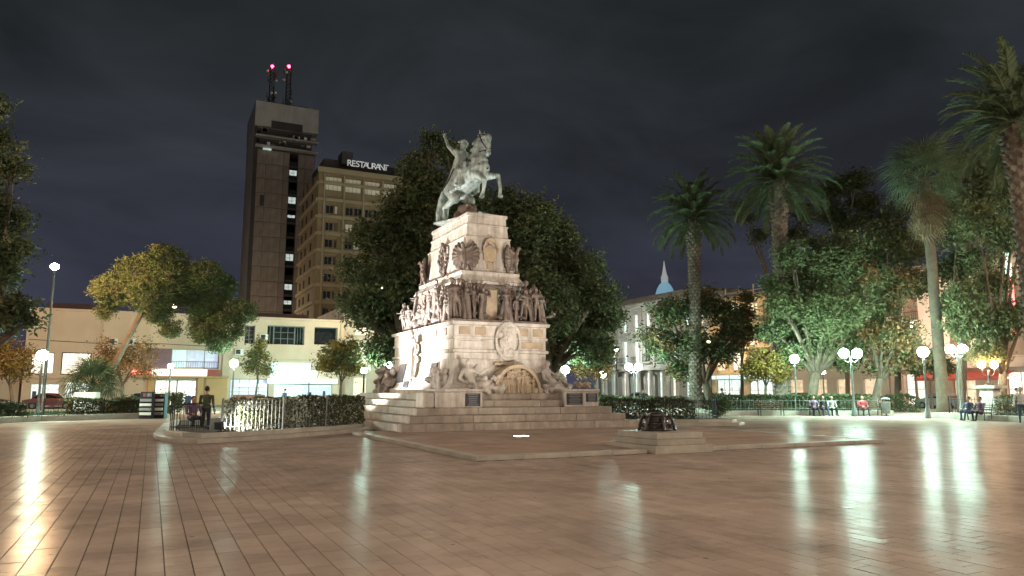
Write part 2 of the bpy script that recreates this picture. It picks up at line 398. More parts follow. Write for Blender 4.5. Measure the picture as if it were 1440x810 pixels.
# paving tiles: each its own slab with chamfered edges, laid in running bond towards the monument
TW, TL, GAP, CH = .235, .40, .009, .003
def tile_geo(b, cx, cy, tx=0, ty=0, dz=0):
    hx, hy = TW / 2 - GAP / 2, TL / 2 - GAP / 2
    f = lambda x, y, z: (cx + x, cy + y, z + dz + x * tx + y * ty)
    o = [f(-hx, -hy, -CH * 2.6), f(hx, -hy, -CH * 2.6), f(hx, hy, -CH * 2.6), f(-hx, hy, -CH * 2.6)]
    k = hx - CH * .5; q = hy - CH * .5
    o += [f(-k, -q, 0), f(k, -q, 0), f(k, q, 0), f(-k, q, 0)]
    b.add(o, [(4, 5, 6, 7), (0, 1, 5, 4), (1, 2, 6, 5), (2, 3, 7, 6), (3, 0, 4, 7)])
PLAT = (6.8, 20.6, 15.85, 27.5)
ca, sa = math.cos(R(HEAD)), math.sin(R(HEAD))
tiles = []
DMAX = 33.0
for i in range(int(-34 / TW), int(46 / TW)):
    for j in range(-50, int(46 / TL)):
        x = i * TW + .09; y = j * TL + (.5 * TL if i % 2 else 0) + .1
        d = x * sa + y * ca; r = x * ca - y * sa
        if d < 1.6 or d > DMAX or abs(r) > .86 * d + 4.0: continue
        if PLAT[0] - .05 < x < PLAT[1] and PLAT[2] - .05 < y < PLAT[3]: continue
        tiles.append((d, x, y, abs(r) / d < .72 and d > 6.2))
b = MB(); pg = []
hw = lambda d: .86 * d + 4.0
def cw(r, d): return (r * ca + d * sa, -r * sa + d * ca)
poly = [cw(-hw(1.6), 1.6), cw(hw(1.6), 1.6), cw(hw(DMAX), DMAX), cw(-hw(DMAX), DMAX)]
b.add([(x, y, -.008) for x, y in poly], [(0, 1, 2, 3)]); b.build('mortar_bed', M['mortar'], plaza)
vis = sorted([t for t in tiles if t[3]])[:300]; vs_ = set((t[1], t[2]) for t in vis)
var = []
for k in range(8):
    b = MB(); tile_geo(b, 0, 0, random.gauss(0, .0035), random.gauss(0, .0022), random.uniform(-.0012, .0012)); var.append(b.mesh('tile', M['tile']))
for t in vis: inst('tile', random.choice(var), plaza, (t[1], t[2], 0))
b = MB()
for t in tiles:
    if (t[1], t[2]) not in vs_: tile_geo(b, t[1], t[2], random.gauss(0, .0035), random.gauss(0, .0022), random.uniform(-.0012, .0012))
tag(b.build('tile_field', M['tile'], plaza), kind='stuff')

# low platform round the monument: slabs inside a stone edge
b = MB(); b.box(PLAT[0] + .3, PLAT[1] - .3, PLAT[2] + .3, PLAT[3], -.01, .088); plat = struct('monument_platform', b, M['mortar'])
SW, SL = .62, .92
sl = [];
for k in range(5):
    b = MB(); b.cbox(-SW / 2 + .004, SW / 2 - .004, -SL / 2 + .004, SL / 2 - .004, .02, .1 + random.uniform(-.001, .001), .004); sl.append(b.mesh('slab', M['platform']))
nx = int((PLAT[1] - PLAT[0] - .64) / SW); ny = 11; n = 0
for i in range(nx):
    for j in range(ny):
        x = PLAT[0] + .32 + SW * (i + .5); y = PLAT[2] + .33 + SL * (j + .5)
        inst('slab', random.choice(sl), plat, (x, y, 0), (random.gauss(0, .0015), random.gauss(0, .0015), 0))
b = MB(); b.box(PLAT[0] + .32, PLAT[1] - .32, PLAT[2] + .33 + SL * ny, PLAT[3], .08, .1); b.build('slab_field', M['platform'], plat)['kind'] = 'stuff'
def kerb_run(parent, p0, p1, w, h, z0=-.01, step=1.25, m='kerb', name='kerb_stone'):
    p0, p1 = Vector(p0), Vector(p1); d = p1 - p0; L = d.length; n = max(1, round(L / step)); a = math.atan2(d.y, d.x)
    b = MB(); b.cbox(.003, L / n - .003, 0, w, z0, h, .012); me = b.mesh(name, M[m])
    for i in range(n):
        q = p0 + d * (i / n); inst(name, me, parent, (q.x, q.y, random.uniform(-.002, .002)), (0, 0, a))
kerb_run(plat, (PLAT[0], PLAT[2]), (PLAT[1], PLAT[2]), .3, .104)
kerb_run(plat, (PLAT[0], PLAT[3]), (PLAT[0], PLAT[2] + .31), .3, .104)
kerb_run(plat, (PLAT[1], PLAT[2] + .31), (PLAT[1], PLAT[3]), .3, .104)

# planting beds with stone kerbs
def bed(name, poly, label, h=.26, steps=1, group=None, step=1.3, soil='soil'):
    """poly runs counter-clockwise; stone kerb all round, soil inside"""
    if sum(poly[i - 1][0] * poly[i][1] - poly[i][0] * poly[i - 1][1] for i in range(len(poly))) < 0: poly = poly[::-1]
    c = Vector((sum(p[0] for p in poly) / len(poly), sum(p[1] for p in poly) / len(poly), 0))
    t = tag(empty(name, c), label, 'planter', group)
    for s in range(steps):
        n = len(poly); ins = .34 * s
        pp = []
        for i in range(n):
            p = Vector((*poly[i], 0)); a = (Vector((*poly[(i + 1) % n], 0)) - p).normalized(); q = (p - Vector((*poly[i - 1], 0))).normalized()
            nn = Vector((-(a + q).y, (a + q).x, 0)).normalized(); co = max(.4, nn.dot(Vector((-a.y, a.x, 0))))
            pp.append(p + nn * ins / co)
        z0 = -.01 if s == 0 else h * s / steps - .01; z1 = h * (s + 1) / steps
        w = .36
        for i in range(n):
            p, q = pp[i], pp[(i + 1) % n]; d = q - p
            if d.length < .05: continue
            k = max(1, round(d.length / step)); a = math.atan2(d.y, d.x)
            b = MB(); b.cbox(.003, d.length / k - .003, 0, w, z0, z1, .014); me = b.mesh('kerb_stone', M['kerb'])
            for j in range(k):
                e = p + d * (j / k); o = inst('kerb_stone', me, t, (e.x, e.y, random.uniform(-.003, .003) - i * .0007), (0, 0, a), keep=True)
        last = pp
    inner = []
    n = len(last)
    for i in range(n):
        p = last[i]; a = (last[(i + 1) % n] - p).normalized(); q = (p - last[i - 1]).normalized()
        nn = Vector((-(a + q).y, (a + q).x, 0)).normalized(); co = max(.4, nn.dot(Vector((-a.y, a.x, 0))))
        inner.append(p + nn * .2 / co)
    b = MB(); b.prism([(p.x, p.y) for p in inner], -.02, h - .05); b.build('soil', M[soil], t)
    return t
# ================================================================ the equestrian monument
CX, CY = 13.65, 33.25
mon = tag(empty('monument', (CX, CY, .1)), 'pale stone equestrian monument on broad steps with tiers of carved figures', 'monument')
# steps of separate stone blocks, five tiers
RISE, TREAD = .28, .42
for k in range(5):
    x0, x1 = CX - 5.35 + TREAD * k, CX + 5.2 - TREAD * k
    y0, y1 = 26.2 + TREAD * k, 40.6 - TREAD * k
    z0, z1 = .1 + RISE * k, .1 + RISE * (k + 1)
    tier = MB(); tier.box(x0 + .5, x1 - .5, y0 + .5, y1 - .5, z0 - .005, z1 - .012); st = tier.build('step', M['stone_step'], mon)
    def run(ax, c, a0, a1, side):
        n = max(1, round((a1 - a0) / 2.6)); cuts = [a0 + (a1 - a0) * (i + (random.uniform(-.15, .15) if 0 < i < n else 0)) / n for i in range(n + 1)]
        for i in range(n):
            b = MB(); p, q = cuts[i] + .004, cuts[i + 1] - .004; dz = random.uniform(-.003, .002); lo = -.105 if k == 0 else -.004
            if ax == 'x':
                (ya, yb) = (c, c + .52) if side < 0 else (c - .52, c)
                b.cbox(p, q, ya, yb, z0 + lo, z1 + dz, .018)
            else:
                (xa, xb) = (c, c + .52) if side < 0 else (c - .52, c)
                b.cbox(xa, xb, p, q, z0 + lo, z1 + dz, .018)
            b.build('step_block', M['stone_step'], st)
    run('x', y0, x0, x1, -1); run('x', y1, x0, x1, 1); run('y', x0, y0 + .525, y1 - .525, -1); run('y', x1, y0 + .525, y1 - .525, 1)
ZT = 1.5
def rows(l): return [(z, CX - hx, CX + hx, y0, y1) for z, hx, y0, y1 in l]
# flared plinth, dado, cornice, figure core, cap, upper shaft
b = MB(); b.loft(rows([(ZT - .01, 2.75, 28.05, 38.6), (1.72, 2.75, 28.05, 38.6), (1.74, 2.66, 28.15, 38.5), (1.95, 2.5, 28.45, 38.25), (2.25, 2.38, 28.72, 38.0), (2.6, 2.30, 28.9, 37.8), (2.95, 2.27, 28.97, 37.7)])); b.build('plinth', M['stone'], mon)
b = MB(); b.loft(rows([(2.95, 2.20, 29.05, 37.6), (3.22, 2.20, 29.05, 37.6), (3.25, 2.30, 28.95, 37.7), (3.36, 2.30, 28.95, 37.7), (3.39, 2.2, 29.05, 37.6), (3.80, 2.2, 29.05, 37.6), (3.83, 2.27, 28.98, 37.67), (3.92, 2.27, 28.98, 37.67), (3.94, 2.22, 29.03, 37.62),
    (4.40, 2.22, 29.03, 37.62), (4.43, 2.33, 28.92, 37.73), (4.56, 2.36, 28.89, 37.76), (4.58, 2.30, 28.95, 37.7)])); b.build('dado', M['stone'], mon)
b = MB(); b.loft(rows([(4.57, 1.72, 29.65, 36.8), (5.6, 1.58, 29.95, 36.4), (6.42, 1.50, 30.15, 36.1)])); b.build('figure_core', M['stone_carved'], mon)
b = MB(); b.loft(rows([(6.40, 1.62, 30.02, 36.25), (6.52, 1.66, 29.98, 36.3), (6.55, 1.60, 30.04, 36.22), (6.82, 1.42, 30.22, 35.98), (6.85, 1.46, 30.18, 36.02), (6.98, 1.46, 30.18, 36.02), (7.0, 1.40, 30.24, 35.96)])); b.build('cap', M['stone'], mon)
b = MB(); b.loft(rows([(6.99, 1.24, 30.38, 35.75), (7.14, 1.24, 30.38, 35.75), (7.16, 1.18, 30.44, 35.68), (8.58, 1.12, 30.5, 35.6), (8.60, 1.15, 30.47, 35.63), (8.66, 1.15, 30.47, 35.63)])); b.build('shaft', M['stone'], mon)
b = MB(); b.loft(rows([(8.66, 1.06, 30.56, 35.5), (9.18, 1.02, 30.60, 35.42), (9.2, 1.06, 30.56, 35.46), (9.27, 1.06, 30.56, 35.46), (9.29, .98, 30.64, 35.38), (9.62, .97, 30.65, 35.37), (9.66, 1.03, 30.59, 35.43), (9.8, 1.03, 30.59, 35.43)])); b.build('crown_block', M['stone'], mon)
# frieze panels under the figures
for x in (-1.75, -1.0, 1.05, 1.8):
    b = MB(); b.cbox(CX + x - .26, CX + x + .26, 28.99, 29.1, 4.0, 4.34, .02); b.build('frieze_panel', M['stone_warm'], mon)
for y in (30.2, 31.4, 35.0, 36.2):
    b = MB(); b.cbox(CX - 2.26, CX - 2.15, y - .28, y + .28, 4.0, 4.34, .02); b.build('frieze_panel', M['stone_carved'], mon)
for x in (-1.35, 1.45):
    b = MB(); b.cbox(CX + x - .6, CX + x + .6, 28.99, 29.1, 3.46, 3.74, .02); b.build('inscription_band', M['stone_warm' if x > 0 else 'stone'], mon)

# ---- carved figures
def fig_mb(pose=0, robe=True, rnd=random):
    """standing figure 1.75 high, facing -Y, base at origin"""
    b = MB(); lean = rnd.uniform(-.06, .06)
    hipz, shz = .92, 1.42
    b.cap((lean * .5, 0, .98), (lean, 0, 1.32), .145, .165)
    b.ball((lean, -.01, 1.36), (.22, .13, .11)); b.cap((lean, 0, 1.42), (lean, -.02, 1.56), .06, .055)
    b.ball((lean + rnd.uniform(-.02, .02), -.04, 1.645), (.085, .105, .125))
    if rnd.random() < .5: b.ball((lean, -.01, 1.71), (.11, .13, .07))
    if robe:
        for a in (-.10, -.03, .05, .11):
            b.cap((a * .6 + lean * .5, rnd.uniform(-.05, .03), .98), (a * 1.5, rnd.uniform(-.12, .05), .06), .12, rnd.uniform(.07, .11))
    else:
        for s in (-1, 1):
            k = rnd.uniform(-.22, .1)
            b.cap((s * .09, 0, .93), (s * .12, k * .5 - .03, .5), .10, .07); b.cap((s * .12, k * .5 - .03, .5), (s * .13, k * .3, .07), .068, .05)
            b.ball((s * .13, k * .3 - .07, .05), (.055, .13, .05))
    for s in (-1, 1):
        sh = Vector((lean + s * .22, 0, 1.38)); mode = rnd.choice(['down', 'fwd', 'up', 'bent']) if pose == 0 else pose
        if mode == 'down': e = sh + Vector((s * .07, .03, -.29)); h = e + Vector((0, -.08, -.26))
        elif mode == 'fwd': e = sh + Vector((s * .05, -.16, -.22)); h = e + Vector((-s * .08, -.24, .04))
        elif mode == 'up': e = sh + Vector((s * .18, -.05, .16)); h = e + Vector((s * .02, -.05, .28))
        else: e = sh + Vector((s * .12, -.05, -.24)); h = e + Vector((-s * .2, -.14, .06))
        b.cap(sh, e, .07, .055); b.cap(e, h, .052, .038); b.ball(h, .05, 8, 5)
    return b
random.seed(21)
figs = [blob('figure', fig_mb(0, True), M['stone_carved'], .035, 3, .4) for _ in range(4)] + [blob('figure', fig_mb(0, False), M['stone_carved'], .035, 3, .4) for _ in range(4)]
bfigs = []
for f in figs:
    g = f.copy(); g.materials[0] = M['bronze_brown']; bfigs.append(g)
gfig = figs[1].copy(); gfig.materials[0] = M['bronze_green']
b = MB(); b.box(CX - 2.28, CX + 2.28, 28.97, 30.4, 4.575, 4.66); b.build('figure_ledge', M['bronze_brown'], mon)
# front row: standing crowd left and right of an open panel
k = 0
random.seed(77)
spots = [(-2.05 + .21 * i, 29.62) for i in range(7)] + [(-2.0 + .27 * i, 29.25) for i in range(5)] + [(.02 + .20 * i, 29.62) for i in range(12)] + [(.1 + .25 * i, 29.26) for i in range(9)]
for x, y in spots:
    s = random.uniform(.82, 1.12) if y > 29.5 else random.uniform(.62, 1.0)
    me = gfig if k in (13, 17) else bfigs[(k * 5 + 3) % 8]
    inst('figure', me, mon, (CX + x + random.uniform(-.06, .06), y + random.uniform(-.1, .1), 4.64), (random.uniform(-.1, .14), random.uniform(-.12, .12), random.uniform(-.9, .9)), (s, s, s * random.uniform(.92, 1.06)), keep=True); k += 1
for x, y, rz in [(-.55, 29.15, 1.2), (-.15, 29.12, -1.3), (1.2, 29.06, 1.0), (2.0, 29.1, -1.2)]:       # fallen and kneeling figures at the foot
    inst('figure', bfigs[(k * 3) % 8], mon, (CX + x, y, 4.78), (-1.25, 0, rz), (.62, .62, .62), keep=True); k += 1
b = MB(); b.cbox(CX - .62, CX + .05, 29.55, 29.95, 4.65, 6.1, .03); b.build('relief_panel', M['stone_warm'], mon)
# long left side and right side: battle frieze
for sgn in (-1, 1):
    for i in range(19):
        y = 29.9 + i * .375 + random.uniform(-.1, .1); z = 4.57 + (random.random() < .3) * random.uniform(.2, .75); s = random.uniform(.66, .92)
        x = CX + sgn * random.uniform(1.85, 2.1)
        inst('figure', random.choice(figs), mon, (x, y, z), (random.uniform(-.15, .1), random.uniform(-.25, .25), -sgn * math.pi / 2 * -1 + random.uniform(-.7, .7)), (s, s, s), keep=True)
inst('figure', figs[6], mon, (CX - 1.75, 32.4, 5.35), (0, 0, -1.4), (.85, .85, .85), keep=True)
# a low mass of carved ground under the frieze figures
def carved_mass(name, n, box_, rr, m, vox=.05, seed=1):
    random.seed(seed); b = MB()
    for _ in range(n):
        c = [random.uniform(*box_[i]) for i in range(3)]
        r = random.uniform(*rr); b.ball(c, (r * random.uniform(.6, 1.4), r * random.uniform(.6, 1.4), r * random.uniform(.6, 1.4)), 8, 5)
    return blob(name, b, M[m], vox, 1, .4)
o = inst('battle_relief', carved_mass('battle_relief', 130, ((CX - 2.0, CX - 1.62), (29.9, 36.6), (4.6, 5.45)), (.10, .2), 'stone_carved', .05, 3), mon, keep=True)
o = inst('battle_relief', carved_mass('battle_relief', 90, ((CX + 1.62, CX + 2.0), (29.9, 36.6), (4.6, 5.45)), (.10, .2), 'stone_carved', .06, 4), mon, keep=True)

# ---- eagles on the corners of the shaft
def eagle():
    b = MB()
    b.ball((0, -.12, .62), (.17, .19, .32)); b.cap((0, -.18, .86), (0, -.26, 1.06), .12, .09); b.ball((0, -.3, 1.12), (.085, .12, .085)); b.cap((0, -.38, 1.12), (0, -.47, 1.06), .04, .015)
    for s in (-1, 1):
        for i in range(9):
            an = R(62 - 150 * i / 8); root = Vector((s * .12, .02, .66)); tip = root + Vector((s * .60 * max(.35, math.cos(an)), .12, .58 * math.sin(an)))
            b.cap(root, (root + tip) / 2, .08, .11, 6); b.cap((root + tip) / 2, tip, .11, .105, 6)
        b.cap((s * .1, -.05, .9), (s * .34, .04, 1.02), .10, .08); b.cap((s * .09, -.16, .42), (s * .1, -.2, .06), .08, .05); b.ball((s * .1, -.24, .04), (.07, .12, .04))
    b.cap((0, .05, .45), (0, .12, .05), .14, .1)
    return blob('eagle', b, M['bronze_brown'], .032, 2, .4)
eg = eagle()
for x, y, rz in ((CX - 1.22, 30.4, -.78), (CX + 1.22, 30.4, .78), (CX - 1.25, 35.7, -2.36), (CX + 1.25, 35.7, 2.36)):
    inst('eagle', eg, mon, (x, y, 7.0), (0, 0, rz), (.86, .95, 1.08), keep=True)
# wreath with a palm branch on each long side of the shaft
def wreath():
    b = MB(); random.seed(5)
    for i in range(26):
        a = 2 * math.pi * i / 26; c = Vector((random.uniform(-.02, .06) * -1, .38 * math.sin(a), .62 * math.cos(a)))
        for q in range(3): b.ball(c + Vector((random.uniform(-.05, .02), random.uniform(-.05, .05), random.uniform(-.05, .05))), (.06, random.uniform(.05, .1), random.uniform(.06, .11)), 7, 5)
    for i in range(9): b.ball((-.05, random.uniform(-.2, .2), -.5 - .09 * i * .8), (.07, .12, .09), 7, 5)
    b.cap((-.04, -.3, -.9), (-.02, .12, .45), .05, .03)
    return blob('wreath', b, M['bronze_brown'], .03, 1, .3)
wr = wreath()
inst('wreath', wr, mon, (CX - 1.2, 33.1, 7.95), scale=(1.3, 1.15, 1.1), keep=True); inst('wreath', wr, mon, (CX + 1.17, 32.75, 8.0), (0, 0, math.pi), keep=True)
# crest on the front of the shaft
b = MB(); b.ball((0, 0, .35), (.30, .08, .42)); b.ball((0, -.05, .95), (.16, .1, .18))
for i in range(15):
    a = math.pi * i / 14; b.ball((.36 * math.cos(a), -.09, .45 + .58 * math.sin(a)), (.07, .09, .08), 7, 5)
b.cap((-.28, 0, .05), (-.3, 0, .6), .06, .06); b.cap((.28, 0, .05), (.3, 0, .6), .06, .06); b.ball((0, -.04, -.25), (.18, .09, .22)); b.cap((-.15, 0, -.2), (-.2, 0, .1), .05, .05); b.cap((.15, 0, -.2), (.2, 0, .1), .05, .05)
inst('crest', blob('crest', b, M['stone_warm'], .022, 1, .3), mon, (CX + .05, 30.42, 7.55), keep=True)
# shield cartouche on the front of the dado
random.seed(9); b = MB()
b.cap((0, 0, -.45), (0, 0, .45), .5, .52, 14); b.v = [(x, y * .28, z) for x, y, z in b.v]
for i in range(34):
    a = 2 * math.pi * i / 34; b.ball((.58 * math.cos(a), -.13, .80 * math.sin(a)), (.08, .09, .09), 7, 5)
for i in range(40): b.ball((random.uniform(-.4, .4), -.17, random.uniform(-.6, .6)), (.07, .07, .09), 6, 4)
inst('cartouche', blob('cartouche', b, M['stone'], .028, 1, .3), mon, (CX + .25, 29.0, 3.75), keep=True)
b = MB()
for i in range(10): b.ball((CX - .45 + i * .12, 28.72, 2.74 + .03 * (i % 2)), (.07, .06, .09), 6, 4)
inst('garland', blob('garland', b, M['stone_warm'], .03, 1, .3), mon, keep=True)
# arched niche with a crowded relief
AX, AY, AR = CX + .28, 27.95, 1.12
b = MB(); n = 24
def arc(r, y, z0=ZT): return [(AX + r * math.cos(math.pi * i / n), y, z0 + r * 1.08 * math.sin(math.pi * i / n)) for i in range(n + 1)]
for r0, r1, y0, y1 in ((AR, AR - .13, AY, AY + .75),):
    A, B, C, D = arc(r0, y0), arc(r1, y0), arc(r1, y1), arc(r0, y1)
    vs = A + B + C + D; k = n + 1; fs = []
    for i in range(n): fs += [(i, i + 1, k + i + 1, k + i), (k + i, k + i + 1, 2 * k + i + 1, 2 * k + i), (3 * k + i, 3 * k + i + 1, i + 1, i)]
    b.add(vs, fs)
b.build('niche_arch', M['stone_warm'], mon)
b = MB(); A = arc(AR - .12, AY + .24); b.add(A + [(x, AY + .8, z) for x, _, z in A], [tuple(range(n, -1, -1))]); b.build('niche_back', M['bronze_brown'], mon)
random.seed(33)
inst('relief_ground', carved_mass('relief_ground', 150, ((AX - .8, AX + .8), (AY + .1, AY + .3), (1.5, 2.1)), (.05, .13), 'stone_warm', .035, 61), mon, keep=True)
inst('relief_ground', carved_mass('relief_ground', 60, ((AX - .45, AX + .45), (AY + .12, AY + .3), (2.1, 2.45)), (.05, .11), 'stone_warm', .035, 62), mon, keep=True)
rel = [f.copy() for f in figs[:4]]
for f in rel: f.materials[0] = M['stone_warm']
for row, (cnt, zz, yy, sc) in enumerate(((7, 1.5, AY + .06, .50), (7, 1.78, AY + .16, .46), (6, 2.05, AY + .2, .40), (3, 2.26, AY + .22, .30))):
    hwid = math.sqrt(max(.02, (AR - .2) ** 2 - ((zz + sc * 1.5 - ZT) / 1.08) ** 2)) if row else .86
    for i in range(cnt):
        x = AX + (-1 + 2 * (i + .5) / cnt) * hwid + random.uniform(-.04, .04)
        s = min(sc, .98 * math.sqrt(max(.01, 1 - ((x - AX) / (AR - .12)) ** 2)) * (AR - .12) * 1.08 / 1.8) if row == 0 else sc
        inst('relief_figure', random.choice(rel), mon, (x, yy, zz), (random.uniform(-.1, .15), 0, random.uniform(-.8, .8)), (s, s, s), keep=True)
# seated river-god groups flanking the niche
def reclining(m, seed):
    random.seed(seed); b = MB()
    b.cap((-.1, -.05, .35), (-.25, 0, .85), .2, .22); b.ball((-.25, -.05, .95), (.26, .18, .14)); b.cap((-.27, -.04, 1.0), (-.28, -.08, 1.16), .08, .07); b.ball((-.29, -.12, 1.27), (.11, .13, .15))
    for s in (-1, 1): b.cap((0, s * .12, .32), (.48, s * .14 - .08, .48 + .08 * s), .14, .11); b.cap((.48, s * .14 - .08, .48 + .08 * s), (.95, s * .12 - .05, .12), .1, .07)
    b.cap((-.45, 0, .95), (-.62, -.15, .62), .09, .07); b.cap((-.62, -.15, .62), (-.4, -.3, .45), .07, .05); b.cap((-.06, 0, .96), (.25, -.15, .8), .08, .06); b.cap((.25, -.15, .8), (.5, -.2, 1.0), .06, .05)
    for i in range(60): b.ball((random.uniform(-.65, 1.3), random.uniform(-.32, .2), random.uniform(.02, .32)), random.uniform(.07, .13), 7, 5)
    for i in range(70): b.ball((random.uniform(.2, 1.25), random.uniform(-.15, .25), random.uniform(.25, .75) * random.uniform(.5, 1.15)), random.uniform(.05, .11), 6, 4)
    return blob('river_group', b, M[m], .04, 2, .35)
inst('river_group', reclining('stone', 3), mon, (CX - 1.62, 28.25, ZT), (0, 0, -.25), (1.0, 1.0, 1.0), keep=True)
inst('river_group', reclining('stone_carved', 4), mon, (CX + 2.05, 28.5, ZT), (0, 0, .55), (1.15, 1.1, 1.0), keep=True)
# left face: pale standing statue, tilted plaques and carved groups
inst('statue', blob('statue', fig_mb('down', True), M['stone'], .035, 3, .4), mon, (CX - 2.55, 33.6, 2.2), (0, 0, -math.pi / 2), (1.25, 1.25, 1.3), keep=True)
inst('statue', figs[2], mon, (CX + 2.55, 33.6, 2.2), (0, 0, math.pi / 2), (1.25, 1.25, 1.3), keep=True)
for y, z0, hh, w in ((35.6, 2.0, .95, .95), (34.3, 1.62, .45, .7), (31.0, 1.95, .9, .8)):
    b = MB(); b.cbox(-.06, .06, -w / 2, w / 2, 0, hh, .015); inst('relief_plaque', b.mesh('relief_plaque', M['plaque']), mon, (CX - 2.62 + (.1 if z0 > 1.8 else -.04), y, z0), (0, R(12), 0), keep=True)
    b = MB(); b.cbox(-.05, .05, -w / 2 - .07, w / 2 + .07, -.07, hh + .07, .02); inst('plaque_frame', b.mesh('plaque_frame', M['stone']), mon, (CX - 2.56 + (.1 if z0 > 1.8 else -.04), y, z0), (0, R(12), 0), keep=True)
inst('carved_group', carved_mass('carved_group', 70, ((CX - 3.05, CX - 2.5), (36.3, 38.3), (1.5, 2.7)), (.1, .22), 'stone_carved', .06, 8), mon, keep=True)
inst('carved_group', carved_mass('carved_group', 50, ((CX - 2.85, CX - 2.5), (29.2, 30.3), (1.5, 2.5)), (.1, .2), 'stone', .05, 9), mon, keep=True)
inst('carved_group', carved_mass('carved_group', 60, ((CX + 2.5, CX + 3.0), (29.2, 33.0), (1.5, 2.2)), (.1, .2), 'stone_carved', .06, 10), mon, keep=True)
# pedestal blocks with inscribed plaques on the steps
def ped(x0, x1, y0, y1, plaques):
    b = MB(); z = .1 + RISE * 3
    b.cbox(x0, x1, y0, y1, z - .003, z + .62, .02); b.cbox(x0 - .05, x1 + .05, y0 - .05, y1 + .05, z + .622, z + .74, .02); p = b.build('pedestal_block', M['stone'], mon)
    for u0, u1, w0, w1, dz in plaques:
        q = MB(); q.cbox(u0, u1, y0 - .035, y0 + .02, z + w0, z + w1, .008); pl = q.build('plaque', M['plaque'], p)
        L = MB(); random.seed(int(u0 * 100)); nl = 6
        for i in range(nl):
            zz = z + w0 + (w1 - w0) * (i + .6) / (nl + .2); hwd = (u1 - u0) * random.uniform(.25, .42); cx_ = (u0 + u1) / 2
            L.box(cx_ - hwd, cx_ + hwd, y0 - .041, y0 - .034, zz - .018, zz + .018)
        L.build('inscription', M['plaque_line'], pl)
ped(9.95, 11.95, 27.2, 28.2, ((11.20, 11.85, .06, .56, 0),))
b = MB(); b.cbox(9.45, 9.93, 27.25, 28.1, .937, 1.55, .04); b.build('scroll_block', M['stone'], mon)
ped(15.75, 17.45, 27.2, 28.2, ((15.84, 16.62, .08, .56, 0), (16.80, 17.36, .20, .56, 0)))
b = MB()
for i in range(30): b.ball((16.9 + random.uniform(-.3, .45), 27.7 + random.uniform(-.25, .25), 1.72 + random.uniform(0, .22)), random.uniform(.05, .1), 6, 4)
inst('carved_group', blob('carved_group', b, M['stone_warm'], .04, 1, .3), mon, keep=True)

# ---- horse and rider in green bronze
HOR = Vector((13.33, 32.45, 9.8)); HANG = R(20)
def T(s, z, t=0.0): return (t, -s, z)          # s forward along -Y
b = MB()
for p0, p1, r0, r1 in [((-.78, 1.72), (.0, 2.02), .56, .58), ((.0, 2.02), (.85, 2.36), .58, .56), ((.82, 2.40), (.88, 2.78), .56, .47), ((.82, 2.78), (.86, 3.36), .46, .33), ((.86, 3.36), (1.08, 3.88), .33, .25), ((1.05, 2.3), (1.15, 2.45), .38, .36)]:
    b.cap(T(*p0), T(*p1), r0, r1, 14)
b.cap(T(1.12, 3.94), T(1.50, 3.90), .24, .20); b.cap(T(1.50, 3.90), T(1.54, 3.22), .19, .12); b.ball(T(1.55, 3.12), (.12, .15, .12)); b.cap(T(1.26, 3.74), T(1.43, 3.42), .17, .12); b.cap(T(1.48, 3.0), T(1.42, 3.1), .08, .07)
for s in (-1, 1): b.cap(T(1.14, 4.12, s * .12), T(1.08, 4.34, s * .16), .08, .03)
for i in range(9):                     # mane
    t = i / 8; b.cap(T(.98 - .5 * t, 4.12 - 1.3 * t, .0), T(.68 - .5 * t, 3.92 - 1.25 * t, -.14 if i % 2 else .12), .15, .08)
for s, kn, cn, hf in ((1, (1.90, 1.98), (2.08, 1.35), (2.06, .98)), (-1, (1.62, 1.72), (1.50, 1.20), (1.38, .98))):
    b.cap(T(1.0, 2.15, s * .32), T(*kn, s * .30), .25, .125); b.cap(T(*kn, s * .30), T(*cn, s * .28), .12, .085); b.cap(T(*cn, s * .28), T(*hf, s * .28), .085, .10); b.ball(T(hf[0] + .03, hf[1] - .04, s * .28), (.12, .15, .11))
for s, st, hk, fe in ((-1, (-.42, 1.15), (-1.22, .82), (-1.06, .22)), (1, (-.12, 1.12), (-.62, .72), (-.30, .22))):
    b.cap(T(-.75, 1.62, s * .30), T(*st, s * .38), .42, .26); b.cap(T(*st, s * .38), T(*hk, s * .36), .22, .12); b.cap(T(*hk, s * .36), T(*fe, s * .36), .115, .09); b.cap(T(*fe, s * .36), T(fe[0] + .12, .10, s * .36), .09, .13); b.ball(T(fe[0] + .14, .08, s * .36), (.13, .17, .1))
for j in range(5):
    o_ = (j - 2) * .06; b.tube([T(-1.22, 1.95, o_), T(-1.48, 1.85, o_), T(-1.68, 1.3, o_ * 1.6), T(-1.80, .7, o_ * 2.2), T(-1.86, .04, o_ * 2.4)], [.09, .13, .15, .13, .05], 8)
# saddle cloth
for s in (-1, 1):
    for i in range(6): b.cap(T(-.6 + i * .2, 2.35 + i * .08, s * .48), T(-.78 + i * .19, 1.42 + i * .04, s * .60), .11, .11)
horse_me = blob('horse', b, M['bronze_green'], .036, 2, .4)
statue = tag(empty('equestrian_statue', HOR, HANG), 'green bronze horse rearing under a rider with raised arm atop the monument', 'statue')
inst('horse', horse_me, statue)
b = MB()
b.cap(T(-.30, 2.72), T(-.42, 3.45), .31, .35, 12); b.ball(T(-.42, 3.52), (.48, .29, .24)); b.cap(T(-.40, 3.6), T(-.30, 3.78), .12, .11); b.ball(T(-.22, 3.93), (.18, .22, .24))
b.cap(T(-.30, 4.06, -.26), T(-.22, 4.12, 0), .07, .14); b.cap(T(-.22, 4.12, 0), T(-.22, 4.06, .26), .14, .07); b.ball(T(-.24, 4.1), (.2, .22, .12))
